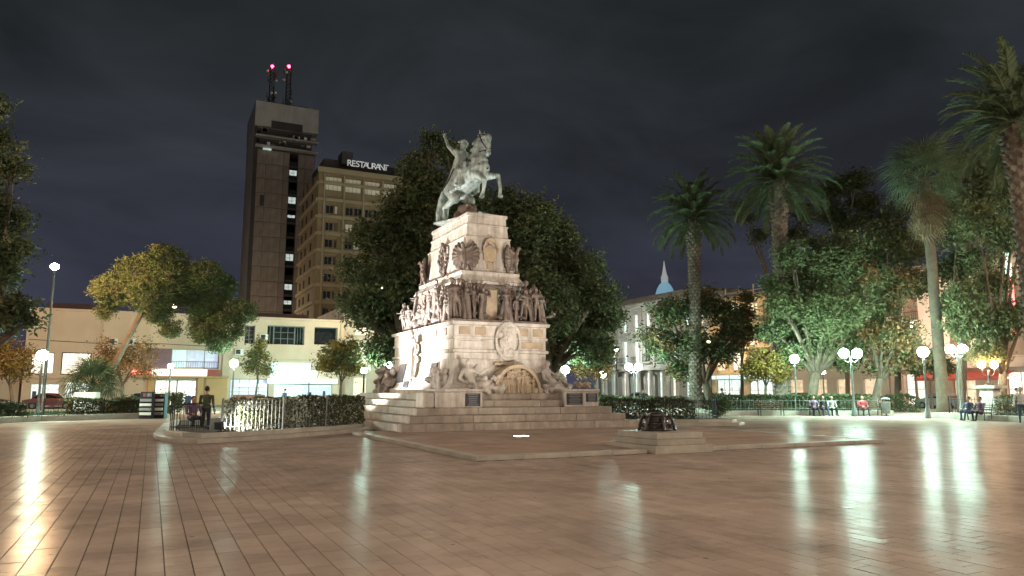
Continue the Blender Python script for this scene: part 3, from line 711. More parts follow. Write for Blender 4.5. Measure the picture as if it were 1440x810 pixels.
b.cap(T(-.5, 3.52, -.36), T(-.92, 3.95, -.42), .14, .11); b.cap(T(-.92, 3.95, -.42), T(-1.22, 4.55, -.42), .10, .075); b.ball(T(-1.25, 4.63, -.42), (.07, .1, .1)); b.cap(T(-1.26, 4.68, -.42), T(-1.31, 4.88, -.42), .03, .025)
b.cap(T(-.35, 3.5, .38), T(-.02, 3.12, .44), .13, .1); b.cap(T(-.02, 3.12, .44), T(.42, 3.12, .2), .1, .07)
for s in (-1, 1):
    b.cap(T(-.28, 2.65, s * .25), T(.22, 2.42, s * .62), .24, .17); b.cap(T(.22, 2.42, s * .62), T(-.18, 1.80, s * .64), .16, .12); b.cap(T(-.18, 1.80, s * .64), T(.06, 1.68, s * .64), .11, .09)
    b.cap(T(-.55, 2.6, s * .2), T(-.95, 2.05, s * .35), .2, .14)
    b.cap(T(-.38, 3.6, s * .38), T(-.46, 3.58, s * .44), .12, .09)
b.cap(T(-.6, 3.2), T(-.95, 2.35), .24, .28)
inst('rider', blob('rider', b, M['bronze_green'], .036, 3, .4), statue)
b = MB(); b.tube([T(.4, 3.12, .2), T(1.0, 3.2, .26), T(1.54, 3.25, .13)], .022, 6); b.tube([T(.4, 3.12, .2), T(1.0, 3.2, -.26), T(1.54, 3.25, -.13)], .022, 6); inst('reins', b.mesh('reins', M['bronze_dark']), statue)
b = MB(); b.tube([T(1.12, 4.12, .22), T(1.3, 3.7, .21), T(1.52, 3.35, .16), T(1.66, 3.3, 0), T(1.52, 3.35, -.16), T(1.3, 3.7, -.21), T(1.12, 4.12, -.22)], .03, 6); b.tube([T(1.32, 4.08, .2), T(1.66, 3.82, 0), T(1.32, 4.08, -.2)], .028, 6); inst('bridle', b.mesh('bridle', M['bronze_dark']), statue)
b = MB(); b.tube([T(.55, 2.9, .5), T(1.25, 2.55, .3), T(1.5, 2.35, 0), T(1.25, 2.55, -.3), T(.55, 2.9, -.5)], .045, 6); inst('breast_strap', b.mesh('breast_strap', M['bronze_dark']), statue)
b = MB(); b.tube([T(-.25, 2.6, -.62), T(-.45, 2.1, -.72), T(-.9, 1.55, -.8)], .035, 6); inst('sabre', b.mesh('sabre', M['bronze_dark']), statue)
b = MB(); b.cbox(-.72, .72, -1.6, 1.75, 0, .1, .03); base_o = inst('base_plate', b.mesh('base_plate', M['bronze_green']), statue, (0, -.1, .002))
random.seed(2); b = MB()
for i in range(26): b.ball(T(random.uniform(-.5, .45), random.uniform(.08, .75), random.uniform(-.25, .25)), random.uniform(.12, .26), 7, 5)
inst('rock_support', blob('rock_support', b, M['bronze_brown'], .06, 1, .4), statue)

# ---- low bronze sculpture on a stone plinth in front
pl = tag(empty('bronze_brazier', (12.55, 16.65, .5)), 'dark bronze brazier with scrolled feet and flat lid on stepped stone plinth', 'sculpture')
ps = tag(empty('stepped_plinth', (12.55, 16.65, 0)), 'low two tier stone plinth standing on the platform edge under the bronze brazier', 'plinth')
b = MB(); b.cbox(11.62, 13.52, 15.5, 17.75, -.01, .2, .015); b.build('lower_tier', M['kerb'], ps)
b = MB(); b.cbox(11.72, 13.32, 15.55, 17.5, .202, .36, .012); b.build('middle_tier', M['kerb'], ps)
b = MB(); b.cbox(11.76, 13.26, 15.6, 17.4, .362, .52, .012); b.build('top_tier', M['kerb'], ps)
b = MB(); b.lathe([(.50, 0), (.56, .03), (.56, .07), (.50, .10), (.47, .13), (.49, .20), (.53, .23), (.50, .27)], 22, (12.55, 16.65, .522)); b.build('drum', M['bronze_dark'], pl, True)
b = MB(); b.lathe([(.36, .26), (.40, .29), (.33, .44), (.37, .48), (.36, .53), (.24, .55), (.22, .58), (.04, .6)], 22, (12.55, 16.65, .522)); b.build('lid', M['bronze_dark'], pl)
for q in range(12):
    an = math.pi / 6 * q; b = MB(); b.ball((12.55 + .5 * math.cos(an), 16.65 + .5 * math.sin(an), .522 + .17), (.07, .07, .05), 8, 5); b.build('boss', M['bronze_dark'], pl, True)
for a in range(6):
    an = math.pi / 3 * a + .3; d = Vector((math.cos(an), math.sin(an), 0)); c = Vector((12.55, 16.65, .52))
    b = MB(); b.tube([c + d * .34 + Vector((0, 0, .46)), c + d * .47 + Vector((0, 0, .44)), c + d * .54 + Vector((0, 0, .32)), c + d * .58 + Vector((0, 0, .18)), c + d * .60 + Vector((0, 0, .06)), c + d * .66 + Vector((0, 0, .03))], [.05, .06, .055, .06, .06, .04], 8); b.ball(c + d * .36 + Vector((0, 0, .40)), .07, 8, 5)
    b.build('scroll_foot', M['bronze_dark'], pl, True)

pl.scale = (.8, .8, .85)
# recessed light in the platform before the steps
rl = tag(empty('ground_light', (13.2, 23.9, .1)), 'small bright light set flush in the platform before the steps', 'light')
c = at(733, 614, 1); u = (.1 - EYE) / (c.z - EYE); gx, gy = c.x * u, c.y * u; rl.location = (gx, gy, .1)
b = MB(); b.cbox(gx - .26, gx + .26, gy - .22, gy + .22, .09, .118, .008); b.build('light_frame', M['post_grey'], rl)
b = MB(); b.box(gx - .2, gx + .2, gy - .16, gy + .16, .112, .122); b.build('lens', M['flood_white'], rl)

def beam(parent, loc, target, watts, col, ang, r=.15):
    l = bpy.data.lights.new('beam', 'SPOT'); l.energy = watts; l.color = col; l.spot_size = R(ang); l.spot_blend = .7; l.shadow_soft_size = r
    o = bpy.data.objects.new('beam', l); o.location = loc; o.rotation_euler = (Vector(target) - Vector(loc)).to_track_quat('-Z', 'Y').to_euler(); link(o, parent)
beam(rl, (gx, gy, .15), (13.6, 30.5, 6.0), 260, (1, .9, .76), 80)
# ================================================================ buildings round the square
def shell(parent, L, H, D, ops, wall, thick=.4, roofmat='roof_dark', parapet=.5, z0=0.0, name='wall'):
    """facade on local y=0 (outward -Y) with real openings, side and back walls, flat roof"""
    us = sorted(set([0, L] + [o[0] for o in ops] + [o[1] for o in ops])); zs = sorted(set([z0, H] + [o[2] for o in ops] + [o[3] for o in ops]))
    def op(u, z): return any(o[0] < u < o[1] and o[2] < z < o[3] for o in ops)
    b = MB()
    for i in range(len(us) - 1):
        for j in range(len(zs) - 1):
            u0, u1, a, c = us[i], us[i + 1], zs[j], zs[j + 1]
            if op((u0 + u1) / 2, (a + c) / 2): continue
            b.add([(u0, 0, a), (u1, 0, a), (u1, 0, c), (u0, 0, c)], [(0, 1, 2, 3)])
    for o in ops:
        u0, u1, a, c = o[:4]
        b.add([(u0, 0, a), (u1, 0, a), (u1, 0, c), (u0, 0, c), (u0, thick, a), (u1, thick, a), (u1, thick, c), (u0, thick, c)], [(0, 4, 5, 1), (3, 2, 6, 7), (0, 3, 7, 4), (1, 5, 6, 2)])
    b.add([(0, 0, z0), (0, D, z0), (0, D, H), (0, 0, H), (L, 0, z0), (L, D, z0), (L, D, H), (L, 0, H)], [(0, 3, 2, 1), (4, 5, 6, 7), (1, 2, 6, 5)])
    w = b.build(name, M[wall], parent, keep=False)
    r = MB(); r.box(.2, L - .2, .2, D - .2, H - .25, H - .05); r.build('roof', M[roofmat], parent, keep=False)
    if parapet:
        c = MB(); c.cbox(-.12, L + .12, -.14, .3, H + .002, H + parapet * .5, .02); c.build('coping', M[wall], parent, keep=False)
    return w
_wc = {}
def window(parent, u0, u1, z0, z1, pane='dark_glass', nx=2, nz=2, frame='white_paint', rec=.22, sill=None, fw=.07, lintel=None):
    w, h = round(u1 - u0, 2), round(z1 - z0, 2); key = (w, h, pane, nx, nz, frame, rec)
    if key not in _wc:
        b = MB(); t = .08
        b.box(0, fw, 0, t, 0, h); b.box(w - fw, w, 0, t, 0, h); b.box(fw, w - fw, 0, t, 0, fw); b.box(fw, w - fw, 0, t, h - fw, h)
        for i in range(1, nx): x = w * i / nx; b.box(x - fw * .4, x + fw * .4, .01, t - .01, fw, h - fw)
        for j in range(1, nz): z = h * j / nz; b.box(fw, w - fw, .012, t - .012, z - fw * .35, z + fw * .35)
        p = MB(); p.box(fw * .5, w - fw * .5, t * .45, t * .75, fw * .5, h - fw * .5)
        _wc[key] = (b.mesh('window', M[frame]), p.mesh('pane', M[pane]))
    a, p = _wc[key]
    o = inst('window', a, parent, (u0, rec, z0)); inst('pane', p, o)
    if sill:
        s = MB(); s.cbox(u0 - .12, u1 + .12, -.14, rec, z0 - .14, z0 - .005, .02); s.build('sill', M[sill], parent, keep=False)
    if lintel:
        s = MB(); s.cbox(u0 - .15, u1 + .15, -.12, .02, z1 + .01, z1 + .22, .02); s.build('lintel', M[lintel], parent, keep=False)
    return o
def part(parent, name, m, *boxes, c=.02):
    b = MB()
    for q in boxes: b.cbox(*q, c) if c else b.box(*q)
    return b.build(name, M[m], parent, keep=False)
def railing(parent, u0, u1, z, y=-.6, h=1.0, n=None, m='iron', name='balcony_rail'):
    b = MB(); n = n or int((u1 - u0) / .22)
    b.box(u0, u1, y - .02, y + .02, z + h - .05, z + h); b.box(u0, u1, y - .02, y + .02, z + .08, z + .12)
    for i in range(n + 1): x = u0 + (u1 - u0) * i / n; b.box(x - .012, x + .012, y - .012, y + .012, z, z + h)
    return b.build(name, M[m], parent, keep=False)
def letters(parent, text, u, y, z, size, m, pitch, thick=.06, name='letter', dz=0.):
    for i, ch in enumerate(text):
        cu = bpy.data.curves.new('t', 'FONT'); cu.body = ch; cu.size = size; cu.extrude = thick; cu.align_x = 'CENTER'
        ob = bpy.data.objects.new('t', cu); COL.objects.link(ob); dg = bpy.context.evaluated_depsgraph_get(); dg.update()
        me = bpy.data.meshes.new_from_object(ob.evaluated_get(dg)); bpy.data.objects.remove(ob)
        me.materials.clear(); me.materials.append(M[m]); me.name = name
        inst(name, me, parent, (u + i * pitch, y, z + i * dz), (math.pi / 2, 0, 0))

# ---- beige commercial building (facade on Y = 85)
B = tag(empty('shopping_building', (-11.3, 85, 0)), 'low beige commercial block with blank upper wall and brightly lit shopfronts', 'building')
X = lambda x: x + 11.3
ops = [(X(-10.75), X(-8.8), 3.25, 5.35), (X(-8.2), X(-5.6), 3.2, 5.4), (X(-10.6), X(-8.2), .1, 2.3), (X(-7.7), X(-5.2), .1, 2.5), (X(1.75), X(6.35), 3.95, 5.95), (X(.3), X(4.3), .1, 2.75),
       (X(7.6), X(11.6), .1, 2.9), (X(8.85), X(9.9), 6.75, 8.75), (X(11.2), X(15.25), 6.75, 8.85), (X(16.35), X(19.0), 6.85, 8.85), (X(11.7), X(16.2), 3.05, 4.75), (X(12.2), X(18.6), .1, 2.35)]
shell(B, 31.0, 9.5, 24, ops, 'beige_wall', .9)
window(B, X(-10.75), X(-8.8), 3.25, 5.35, 'pane_white', 1, 1, 'black_metal', .3); window(B, X(-8.2), X(-5.6), 3.2, 5.4, 'pane_white', 1, 1, 'black_metal', .15, fw=.10)
window(B, X(-10.6), X(-8.2), .1, 2.3, 'pane_cool', 2, 1, 'white_paint', .5); window(B, X(-7.7), X(-5.2), .1, 2.5, 'pane_cool', 2, 1, 'white_paint', .4)
window(B, X(1.75), X(3.2), 3.95, 5.95, 'pane_teal', 2, 2, 'white_paint', .75); window(B, X(3.2), X(4.9), 3.95, 5.95, 'pane_blue', 2, 1, 'white_paint', .78); window(B, X(4.9), X(6.35), 3.95, 5.95, 'pane_blue', 1, 1, 'purple_wall', .8)
railing(B, X(1.75), X(6.35), 3.95, .1, .75)
part(B, 'shade_wall', 'purple_wall', (X(-1.2), X(1.7), -.04, .05, 3.9, 6.0))
window(B, X(.3), X(2.4), .1, 2.75, 'pane_white', 2, 2, 'post_grey', .5); window(B, X(2.4), X(4.3), .1, 2.75, 'pane_white', 1, 1, 'post_grey', .52)
part(B, 'pilaster', 'orange_wall', (X(-.35), X(.25), -.35, .02, 0, 3.0)); part(B, 'pilaster', 'orange_wall', (X(4.35), X(4.9), -.35, .02, 0, 3.0)); part(B, 'pilaster', 'orange_wall', (X(5.15), X(7.3), -.25, .02, 0, 3.0))
part(B, 'fascia', 'orange_wall', (X(-1.8), X(7.4), -.9, .0, 2.95, 3.12))
part(B, 'light_box_sign', 'sign_white', (X(-.1), X(5.2), -.75, -.2, 3.15, 3.85)); part(B, 'red_panel', 'red_panel', (X(5.25), X(6.5), -.7, -.2, 3.15, 3.85))
part(B, 'sign_board', 'red_panel', (X(-2.0), X(-.15), -.7, -.4, 3.2, 3.86)); part(B, 'sign_mark', 'sign_red', (X(-1.9), X(-1.35), -.76, -.705, 3.28, 3.8), c=0)
b = MB(); b.tube([(X(-1.15), -.74, 3.7), (X(-.85), -.74, 3.74), (X(-1.15), -.74, 3.36), (X(-.8), -.74, 3.34)], .06, 6); b.tube([(X(-.65), -.74, 3.32), (X(-.6), -.74, 3.76), (X(-.42), -.74, 3.45), (X(-.24), -.74, 3.76), (X(-.2), -.74, 3.32)], .055, 6); b.build('sign_mark', M['sign_red'], B, keep=False)
part(B, 'string_course', 'beige_trim', (-.05, X(-1.3), -.12, .02, 2.75, 2.95)); part(B, 'string_course', 'beige_trim', (X(7.5), 31.05, -.10, .02, 5.0, 5.14))
part(B, 'corner_pier', 'beige_trim', (X(6.7), X(7.45), -.22, .02, 3.15, 6.6))
window(B, X(8.85), X(9.9), 6.75, 8.75, 'dark_glass', 2, 4, 'post_grey', .75); window(B, X(16.35), X(19.0), 6.85, 8.85, 'dark_glass', 1, 1, 'post_grey', .8)
window(B, X(11.2), X(12.0), 6.75, 8.85, 'dark_glass', 2, 1, 'post_grey', .8); window(B, X(12.0), X(14.3), 6.75, 8.85, 'dark_glass', 3, 3, 'post_grey', .75); window(B, X(14.3), X(15.25), 6.75, 8.85, 'dark_glass', 3, 1, 'post_grey', .8)
window(B, X(11.7), X(14.2), 3.05, 4.75, 'pane_teal', 1, 4, 'white_paint', .4, fw=.1); window(B, X(14.2), X(16.2), 3.05, 4.75, 'pane_teal', 4, 1, 'white_paint', .42)
part(B, 'canopy', 'sign_teal', (X(11.4), X(18.9), -1.3, -.1, 2.42, 2.92)); window(B, X(12.2), X(15.4), .1, 2.35, 'pane_teal', 4, 1, 'white_paint', .5); window(B, X(15.4), X(18.6), .1, 2.35, 'pane_blue', 3, 1, 'white_paint', .5)
window(B, X(7.6), X(11.6), .1, 2.9, 'pane_blue', 4, 2, 'post_grey', .5); part(B, 'shop_counter', 'red_panel', (X(7.9), X(11.2), -.5, -.1, .1, 1.2)); part(B, 'light_box_sign', 'sign_teal', (X(8.0), X(11.3), -.6, -.3, 2.05, 2.35))
part(B, 'roof_house', 'roof_dark', (X(-10.2), X(-4.9), 3, 10, 9.3, 10.6)); part(B, 'roof_house', 'roof_dark', (X(8.6), X(16.5), 5, 14, 9.3, 10.7)); part(B, 'roof_house', 'tower_dark', (X(4.8), X(8.3), 4, 12, 9.3, 12.3))
for x in (5.3, 5.9, 6.5, 7.1, 7.7): part(B, 'louvre', 'post_grey', (X(x), X(x) + .25, 3.85, 3.98, 9.4, 12.0), c=0)
for x, z in ((-4.2, 6.3), (-2.6, 6.3), (7.9, 5.5), (10.4, 7.2)):
    u = part(B, 'air_conditioner', 'white_paint', (X(x), X(x) + .85, -.42, -.005, z, z + .6)); part(u, 'fan_grille', 'black_metal', (X(x) + .08, X(x) + .55, -.435, -.421, z + .06, z + .54), c=0)
for x in (-4.9, 6.9, 19.3): part(B, 'downpipe', 'beige_trim', (X(x), X(x) + .12, -.13, -.004, .2, 9.3), c=0)
b = MB(); b.tube([(0.2, -.06, 6.6), (X(-5), -.1, 6.35), (X(0), -.08, 6.5), (X(6.6), -.1, 6.3)], .03, 5); b.build('cable', M['black_metal'], B, keep=False)
random.seed(8)
for x0, x1 in ((-10.4, -8.4), (-7.5, -5.4), (.5, 4.1), (7.8, 11.4), (12.4, 18.4)):      # posters and goods behind the shop glass
    u = X(x0)
    while u < X(x1) - .4:
        w = random.uniform(.25, .6); h = random.uniform(.5, 1.5); part(B, 'display', random.choice(('cloth_red', 'cloth_blue', 'cloth_grey', 'cloth_dark', 'cloth_purple', 'wood', 'cloth_white')), (u, u + w, .12, .3, .12, .12 + h), c=0); u += w + random.uniform(.2, .7)
# ---- low cream building left of it
B = tag(empty('low_shop', (-40, 86.5, 0)), 'low cream shop building beyond the left hand trees beside the beige block', 'building')
ops = [(4, 9, .1, 3), (12, 17, .1, 3), (20.5, 26, .1, 3)]
shell(B, 28.3, 5.2, 15, ops, 'cream_wall', .5)
for o in ops: window(B, *o, 'pane_white', 3, 2, 'white_paint', .3)
# ---- warm building right of the beige block, behind the big tree
B = tag(empty('corner_building', (19.9, 86.2, 0)), 'cream corner building half hidden behind the big dark tree', 'building')
ops = [(u, u + 1.6, z, z + 2.2) for z in (1, 4.6, 8.2) for u in (1.4, 4.6, 7.8, 11.0, 14.2, 17.4, 20.6, 23.8, 27.0)]
shell(B, 30, 11.6, 16, ops, 'cream_wall', .4)
for i, o in enumerate(ops): window(B, *o, ['pane_warm', 'dark_glass', 'pane_white'][(i * 7) % 3], 2, 3, 'white_paint', .2, 'cream_wall')

# ---- hotel with rooftop restaurant
HX, HY, FL = 21.9, 115.0, 2.75
B = tag(empty('hotel', (HX, HY, 0)), 'ochre hotel block with balconied floors and a rooftop restaurant sign', 'building')
ops = []; top = 36.2
BAY = 3.15
for f in range(13):
    z = 2.1 + f * FL
    if z + 2 > top - 1: break
    for k in range(6):
        u = 1.25 + k * BAY
        if f == 12: ops.append((u - .9 + .2, u + BAY - 1.15, z - .3, z + 2.1))
        else: ops += [(u + .05, u + 1.3, z, z + 1.35), (u + 1.45, u + 2.75, z, z + 1.35)] if k else [(u + .05, u + 1.3, z, z + 1.35), (u + 1.45, u + 1.95, z, z + 1.35)]
topops = [(1.0 + k * BAY, 1.0 + k * BAY + 2.75, 33.4, 35.7) for k in range(6)]
ops = [o for o in ops if o[3] < 33.2] + topops
shell(B, 20.2, top, 16, ops, 'hotel_wall', .5, parapet=1.2)
for i, o in enumerate(ops):
    if o in topops: window(B, *o, 'pane_dim', 4, 2, 'hotel_trim', .35)
    else: window(B, *o, 'pane_dim' if (i * 13) % 11 == 0 else 'dark_glass', 2, 1, 'hotel_trim', .3)
for f in range(13):
    z = 2.1 + f * FL - .85
    part(B, 'balcony_band', 'hotel_trim', (-.02, 20.2, -.35, -.003, z, z + .55), c=.03)
for k in range(7): part(B, 'pilaster', 'hotel_trim', (.72 + k * BAY, 1.0 + k * BAY, -.55, -.004, 1.0, top - .3), c=.03)
# floor bands and narrow windows on the side wall
for f in range(13):
    z = 2.1 + f * FL - .85
    part(B, 'side_band', 'hotel_trim', (-.3, -.003, .0, 15.8, z, z + .5), c=.03)
    for y in (4.2, 9.0, 12.6):
        part(B, 'side_window', 'dark_glass', (-.10, -.006, y, y + .9, z + .85, z + 2.1), c=0)
part(B, 'penthouse', 'tower_dark', (1.5, 18, 4, 14, top, top + 3.6)); part(B, 'water_tank', 'tower_dark', (4.0, 5.8, 2.0, 5.0, top + 2.5, top + 4.6))
part(B, 'railing_wall', 'hotel_trim', (-.3, 20.3, -.62, -.3, top - .1, top + .75)); part(B, 'sign_frame', 'black_metal', (4.4, 11.5, .5, .56, top + 1.6, top + 1.72), c=0)
letters(B, 'RESTAURANT', 4.9, .42, top + 1.75, 1.45, 'letter_white', .68)
for u in (14.5, 16.6): part(B, 'antenna', 'post_grey', (u, u + .09, 3, 3.09, top + 3, top + 7), c=0)

# ---- dark office tower
B = tag(empty('office_tower', (16.0, 150, 0)), 'tall dark concrete tower with panelled face and two lattice antennas on top', 'building')
TH = 59.8
strip = [(6.6, 8.2, 3 + i * 2.95, 3 + i * 2.95 + 2.5) for i in range(16)]
shell(B, 11.6, 50.2, 14, strip, 'tower_dark', .35, parapet=0)
lit = {3, 5, 6, 8, 11, 12, 14}; 
for i, o in enumerate(strip):
    if i in lit: window(B, o[0], o[1], o[2] + .9, o[3] - (.1, .7, .35, .9)[i % 4], 'pane_tower', 2, 1, 'black_metal', .3)
    window(B, o[0], o[1], o[2], o[2] + .88, 'dark_glass', 1, 1, 'black_metal', .25)
pan = {}
for col, (u0, u1) in enumerate(((.25, 1.9), (1.95, 5.3), (5.35, 6.5), (8.3, 9.6), (9.65, 11.5))):
    for f in range(16):
        z = 2.2 + f * 2.98; w = u1 - u0
        if (col, f) in ((0, 12), (1, 7)): pass
        if col not in pan: b = MB(); b.cbox(0, w, -.14, -.004, 0, 2.9, .03); pan[col] = b.mesh('cladding_panel', M['tower_wall'])
        inst('cladding_panel', pan[col], B, (u0, random.uniform(-.02, .0), z))
part(B, 'vent', 'tower_dark', (1.1, 1.9, -.2, -.145, 38.2, 40.4), c=0)
for i in range(22): part(B, 'side_fin', 'tower_cap' if i % 2 else 'tower_dark', (-.5, -.004, .1 + i * .64, .38 + i * .64, 2, 57.5), c=0)
part(B, 'core', 'tower_dark', (.6, 11.0, .8, 13.2, 50, 55.6)); part(B, 'cap', 'tower_cap', (-.55, 12.0, -.5, 14.4, 54.6, TH)); part(B, 'cap_shade_panel', 'tower_dark', (2.6, 8.8, -.56, -.45, 54.4, 56.0), c=0)  # dark panel set proud of the cap paints in the shade of a recess
for z, y in ((50.2, -1.3), (52.4, -1.0)):
    part(B, 'balcony_slab', 'tower_cap', (-.3, 12.0, y, .9, z, z + .28)); railing(B, -.2, 11.9, z + .28, y + .1, 1.0, 26, 'post_grey')
random.seed(4)
for i in range(13):
    u = random.uniform(0, 11.0); z = random.choice((50.5, 51.2, 52.8, 53.4)); part(B, 'equipment_box', random.choice(('tower_cap', 'white_paint', 'post_grey')), (u, u + random.uniform(.4, 1.1), -1.2, -.6, z, z + random.uniform(.3, .7)), c=0)
part(B, 'lit_soffit', 'pane_tower', (1.2, 2.8, -.9, -.4, 49.7, 49.95), c=0)
for u, hh in ((2.6, 10.0), (6.0, 10.7)):
    b = MB(); s = .95
    for dx, dy in ((0, 0), (s, 0), (s, s), (0, s)): b.tube([(u + dx, 5 + dy, TH - .1), (u + dx * .8 + .08, 5 + dy * .8 + .08, TH + hh)], .07, 5)
    for k in range(int(hh / .8)):
        z = TH + k * .8
        for (a, c) in (((0, 0), (s, 0)), ((s, 0), (s, s)), ((s, s), (0, s)), ((0, s), (0, 0))):
            b.tube([(u + a[0], 5 + a[1], z), (u + c[0], 5 + c[1], z + .8)], .045, 4); b.tube([(u + a[0], 5 + a[1], z), (u + c[0], 5 + c[1], z)], .045, 4)
    a = b.build('lattice_mast', M['tower_dark'], B, keep=False)
    for k in range(22):
        z = TH + random.uniform(1.0, hh - .6); an = random.uniform(0, 6.28); q = MB(); x_, y_ = u + .37 + .95 * math.cos(an), 5.37 + .95 * math.sin(an)
        if k % 3 == 0: q.ball((x_, y_, z), (.3, .3, .3), 8, 5)
        else: q.box(x_ - .13, x_ + .13, y_ - .1, y_ + .1, z - .6, z + .6)
        q.build('antenna_panel', M['white_paint' if k % 3 == 0 else 'post_grey'], a, keep=False)
    q = MB(); q.ball((u + .37, 5.37, TH + hh + .25), .34, 10, 6); q.build('red_beacon', M['red_beacon'], a, keep=False)
part(B, 'roof_plant', 'tower_dark', (1.5, 10, 2, 11, TH - .02, TH + 1.1))

# ---- right-hand side: facades on X = 72 (local u runs towards the camera)
FXR = 72.0
def rb(name, y0, y1, label, x=FXR): return tag(empty(name, (x, y1, 0), -math.pi / 2), label, 'building'), y1 - y0
# white-lit classical building
B, L = rb('arcade_palace', 82.6, 112, 'white lit classical building with arcade columns and attic beyond the central palm')
nb = 9; bw = L / nb; ops = []
for k in range(nb):
    u = k * bw
    ops += [(u + .75, u + bw - .75, .15, 4.6), (u + .95, u + bw - .95, 6.3, 9.9), (u + 1.0, u + bw - 1.0, 11.4, 14.2)]
shell(B, L, 16.2, 16, ops, 'grey_wall', .6, parapet=.8)
for k, o in enumerate(ops):
    r = k % 3; pn = ('pane_cool', 'pane_white', 'dark_glass')[(k * 5 + k // 4) % 3] if r else ('pane_cool' if k % 2 else 'pane_white')
    window(B, *o, pn, 2, 3 if r else 2, 'white_paint', .4, None if r == 0 else 'grey_wall', lintel='grey_wall' if r else None)
for k in range(nb + 1):
    u = min(max(k * bw, .35), L - .35); b = MB(); b.lathe([(.42, 0), (.42, .3), (.33, .4), (.31, 2.5), (.27, 4.2), (.4, 4.4), (.44, 4.7)], 12, (u, -.75, .1)); b.build('column', M['grey_wall'], B, True, keep=False)
    part(B, 'pilaster', 'grey_wall', (u - .28, u + .28, -.22, -.004, 5.6, 15.2))
part(B, 'cornice', 'grey_wall', (-.3, L + .3, -1.25, -.003, 4.85, 5.25), (-.3, L + .3, -.9, -.004, 5.26, 5.5)); part(B, 'cornice', 'grey_wall', (-.35, L + .35, -.8, -.003, 15.2, 15.6), (-.35, L + .35, -1.0, -.004, 15.61, 15.9))
part(B, 'attic', 'cream_wall', (.5, L - 4, 2, 12, 16.1, 17.4)); part(B, 'string_course', 'grey_wall', (0, L, -.3, -.006, 10.5, 10.8))
for k in range(nb): railing(B, k * bw + .7, (k + 1) * bw - .7, 6.25, -.5, .9); part(B, 'balcony', 'grey_wall', (k * bw + .6, (k + 1) * bw - .6, -.6, -.006, 6.0, 6.22))
# amber house under scaffold
B, L = rb('scaffolded_house', 69.2, 82.4, 'amber lit house with open balconies and pole scaffolding over a bright shop')
ops = []
for f in range(3):
    for k in range(4): ops.append((k * 3.3 + .5, k * 3.3 + 2.8, 4.4 + f * 3.3, 6.9 + f * 3.3))
ops += [(.5, 6.2, .15, 3.2), (6.9, 12.6, .15, 3.2)]
shell(B, L, 14.4, 14, ops, 'amber_wall', .8)
for i, o in enumerate(ops): window(B, *o, 'pane_cool' if i >= 12 else ['pane_warm', 'pane_white', 'pane_warm', 'dark_glass'][(i * 5) % 4], 4 if i >= 12 else 2, 2, 'shutter', .6)
part(B, 'canopy', 'sign_teal', (.4, 12.8, -.8, -.1, 3.25, 3.7))
for f in range(4):
    part(B, 'scaffold_deck', 'scaffold', (-.2, L, -1.5, -.35, 3.85 + f * 3.3, 3.95 + f * 3.3), c=0); railing(B, -.2, L, 3.95 + f * 3.3, -1.45, 1.0, 4, 'scaffold', 'scaffold_rail')
for k in range(6): part(B, 'scaffold_pole', 'scaffold', (k * 2.6 - .1, k * 2.6, -1.5, -1.4, 0, 15.6), c=0)
# concrete block rising behind
B, L = rb('concrete_block', 66.5, 75.5, 'bare concrete block with dark openings rising above the scaffolded house', 80.0)
ops = [(1.0, 3.2, 15.2, 17.6), (4.4, 8.0, 16.6, 17.8), (3.8, 6.0, 11.8, 14.2)]
shell(B, L, 19.2, 10, ops, 'concrete', .7)
for o in ops: window(B, *o, 'dark_glass', 1, 1, 'concrete', .6)
# plain house mostly behind trees
B, L = rb('cream_house', 54.2, 69.0, 'cream house with lit ground floor mostly hidden behind the green trees')
ops = [(u, u + 1.5, z, z + 2.3) for z in (4.6, 8.2) for u in (1.2, 4.2, 7.2, 10.2, 12.9)] + [(u, u + 2.2, .15, 3.0) for u in (.8, 4.4, 8, 11.6)]
shell(B, L, 11.8, 14, ops, 'cream_wall', .4)
for i, o in enumerate(ops): window(B, *o, 'pane_warm' if i >= 10 else ['dark_glass', 'pane_warm', 'dark_glass'][(i * 4) % 3], 2, 3, 'white_paint', .25, 'cream_wall')
# pink classical building
B, L = rb('pink_palace', 22.0, 54.0, 'pink classical building with tall arched windows and heavy cornice behind the fan palm')
bw = 5.2; ops = []
for k in range(6):
    u = .9 + k * bw
    ops += [(u + .9, u + 2.9, 9.0, 12.3), (u + .9, u + 2.9, 4.9, 8.0), (u + .7, u + 3.1, .15, 3.4)]
shell(B, L, 14.2, 18, ops, 'pink_wall', .7, parapet=1.0)
for k, o in enumerate(ops):
    r = k % 3
    window(B, *o, ('shutter', 'shutter', 'pane_warm' if k % 2 else 'pane_white')[r], 2, 4 if r < 2 else 2, 'shutter', .45, 'pink_wall' if r < 2 else None)
    if r == 0:          # round arch over the top-floor windows
        b = MB(); n = 12; u0, u1 = o[0], o[1]; c = (u0 + u1) / 2; rr = (u1 - u0) / 2; zc = o[3] - rr
        for s in (1, -1):
            vs = []
            for i in range(n // 2 + 1):
                a = math.pi / 2 * i / (n // 2); vs.append((c + s * rr * math.cos(a), .02, zc + rr * math.sin(a)))
            vs.append((c + s * rr, .02, o[3])); vs2 = [(x, .5, z) for x, y, z in vs]; m_ = len(vs)
            b.add(vs + vs2, [tuple(range(m_)), tuple(range(2 * m_ - 1, m_ - 1, -1))] + [(i, (i + 1) % m_, m_ + (i + 1) % m_, m_ + i) for i in range(m_)])
        b.build('arch_spandrel', M['pink_wall'], B, keep=False)
        part(B, 'hood', 'pink_wall', (o[0] - .3, o[1] + .3, -.3, -.005, o[3] + .12, o[3] + .36))
        railing(B, o[0] - .2, o[1] + .2, 9.0, -.35, .9)
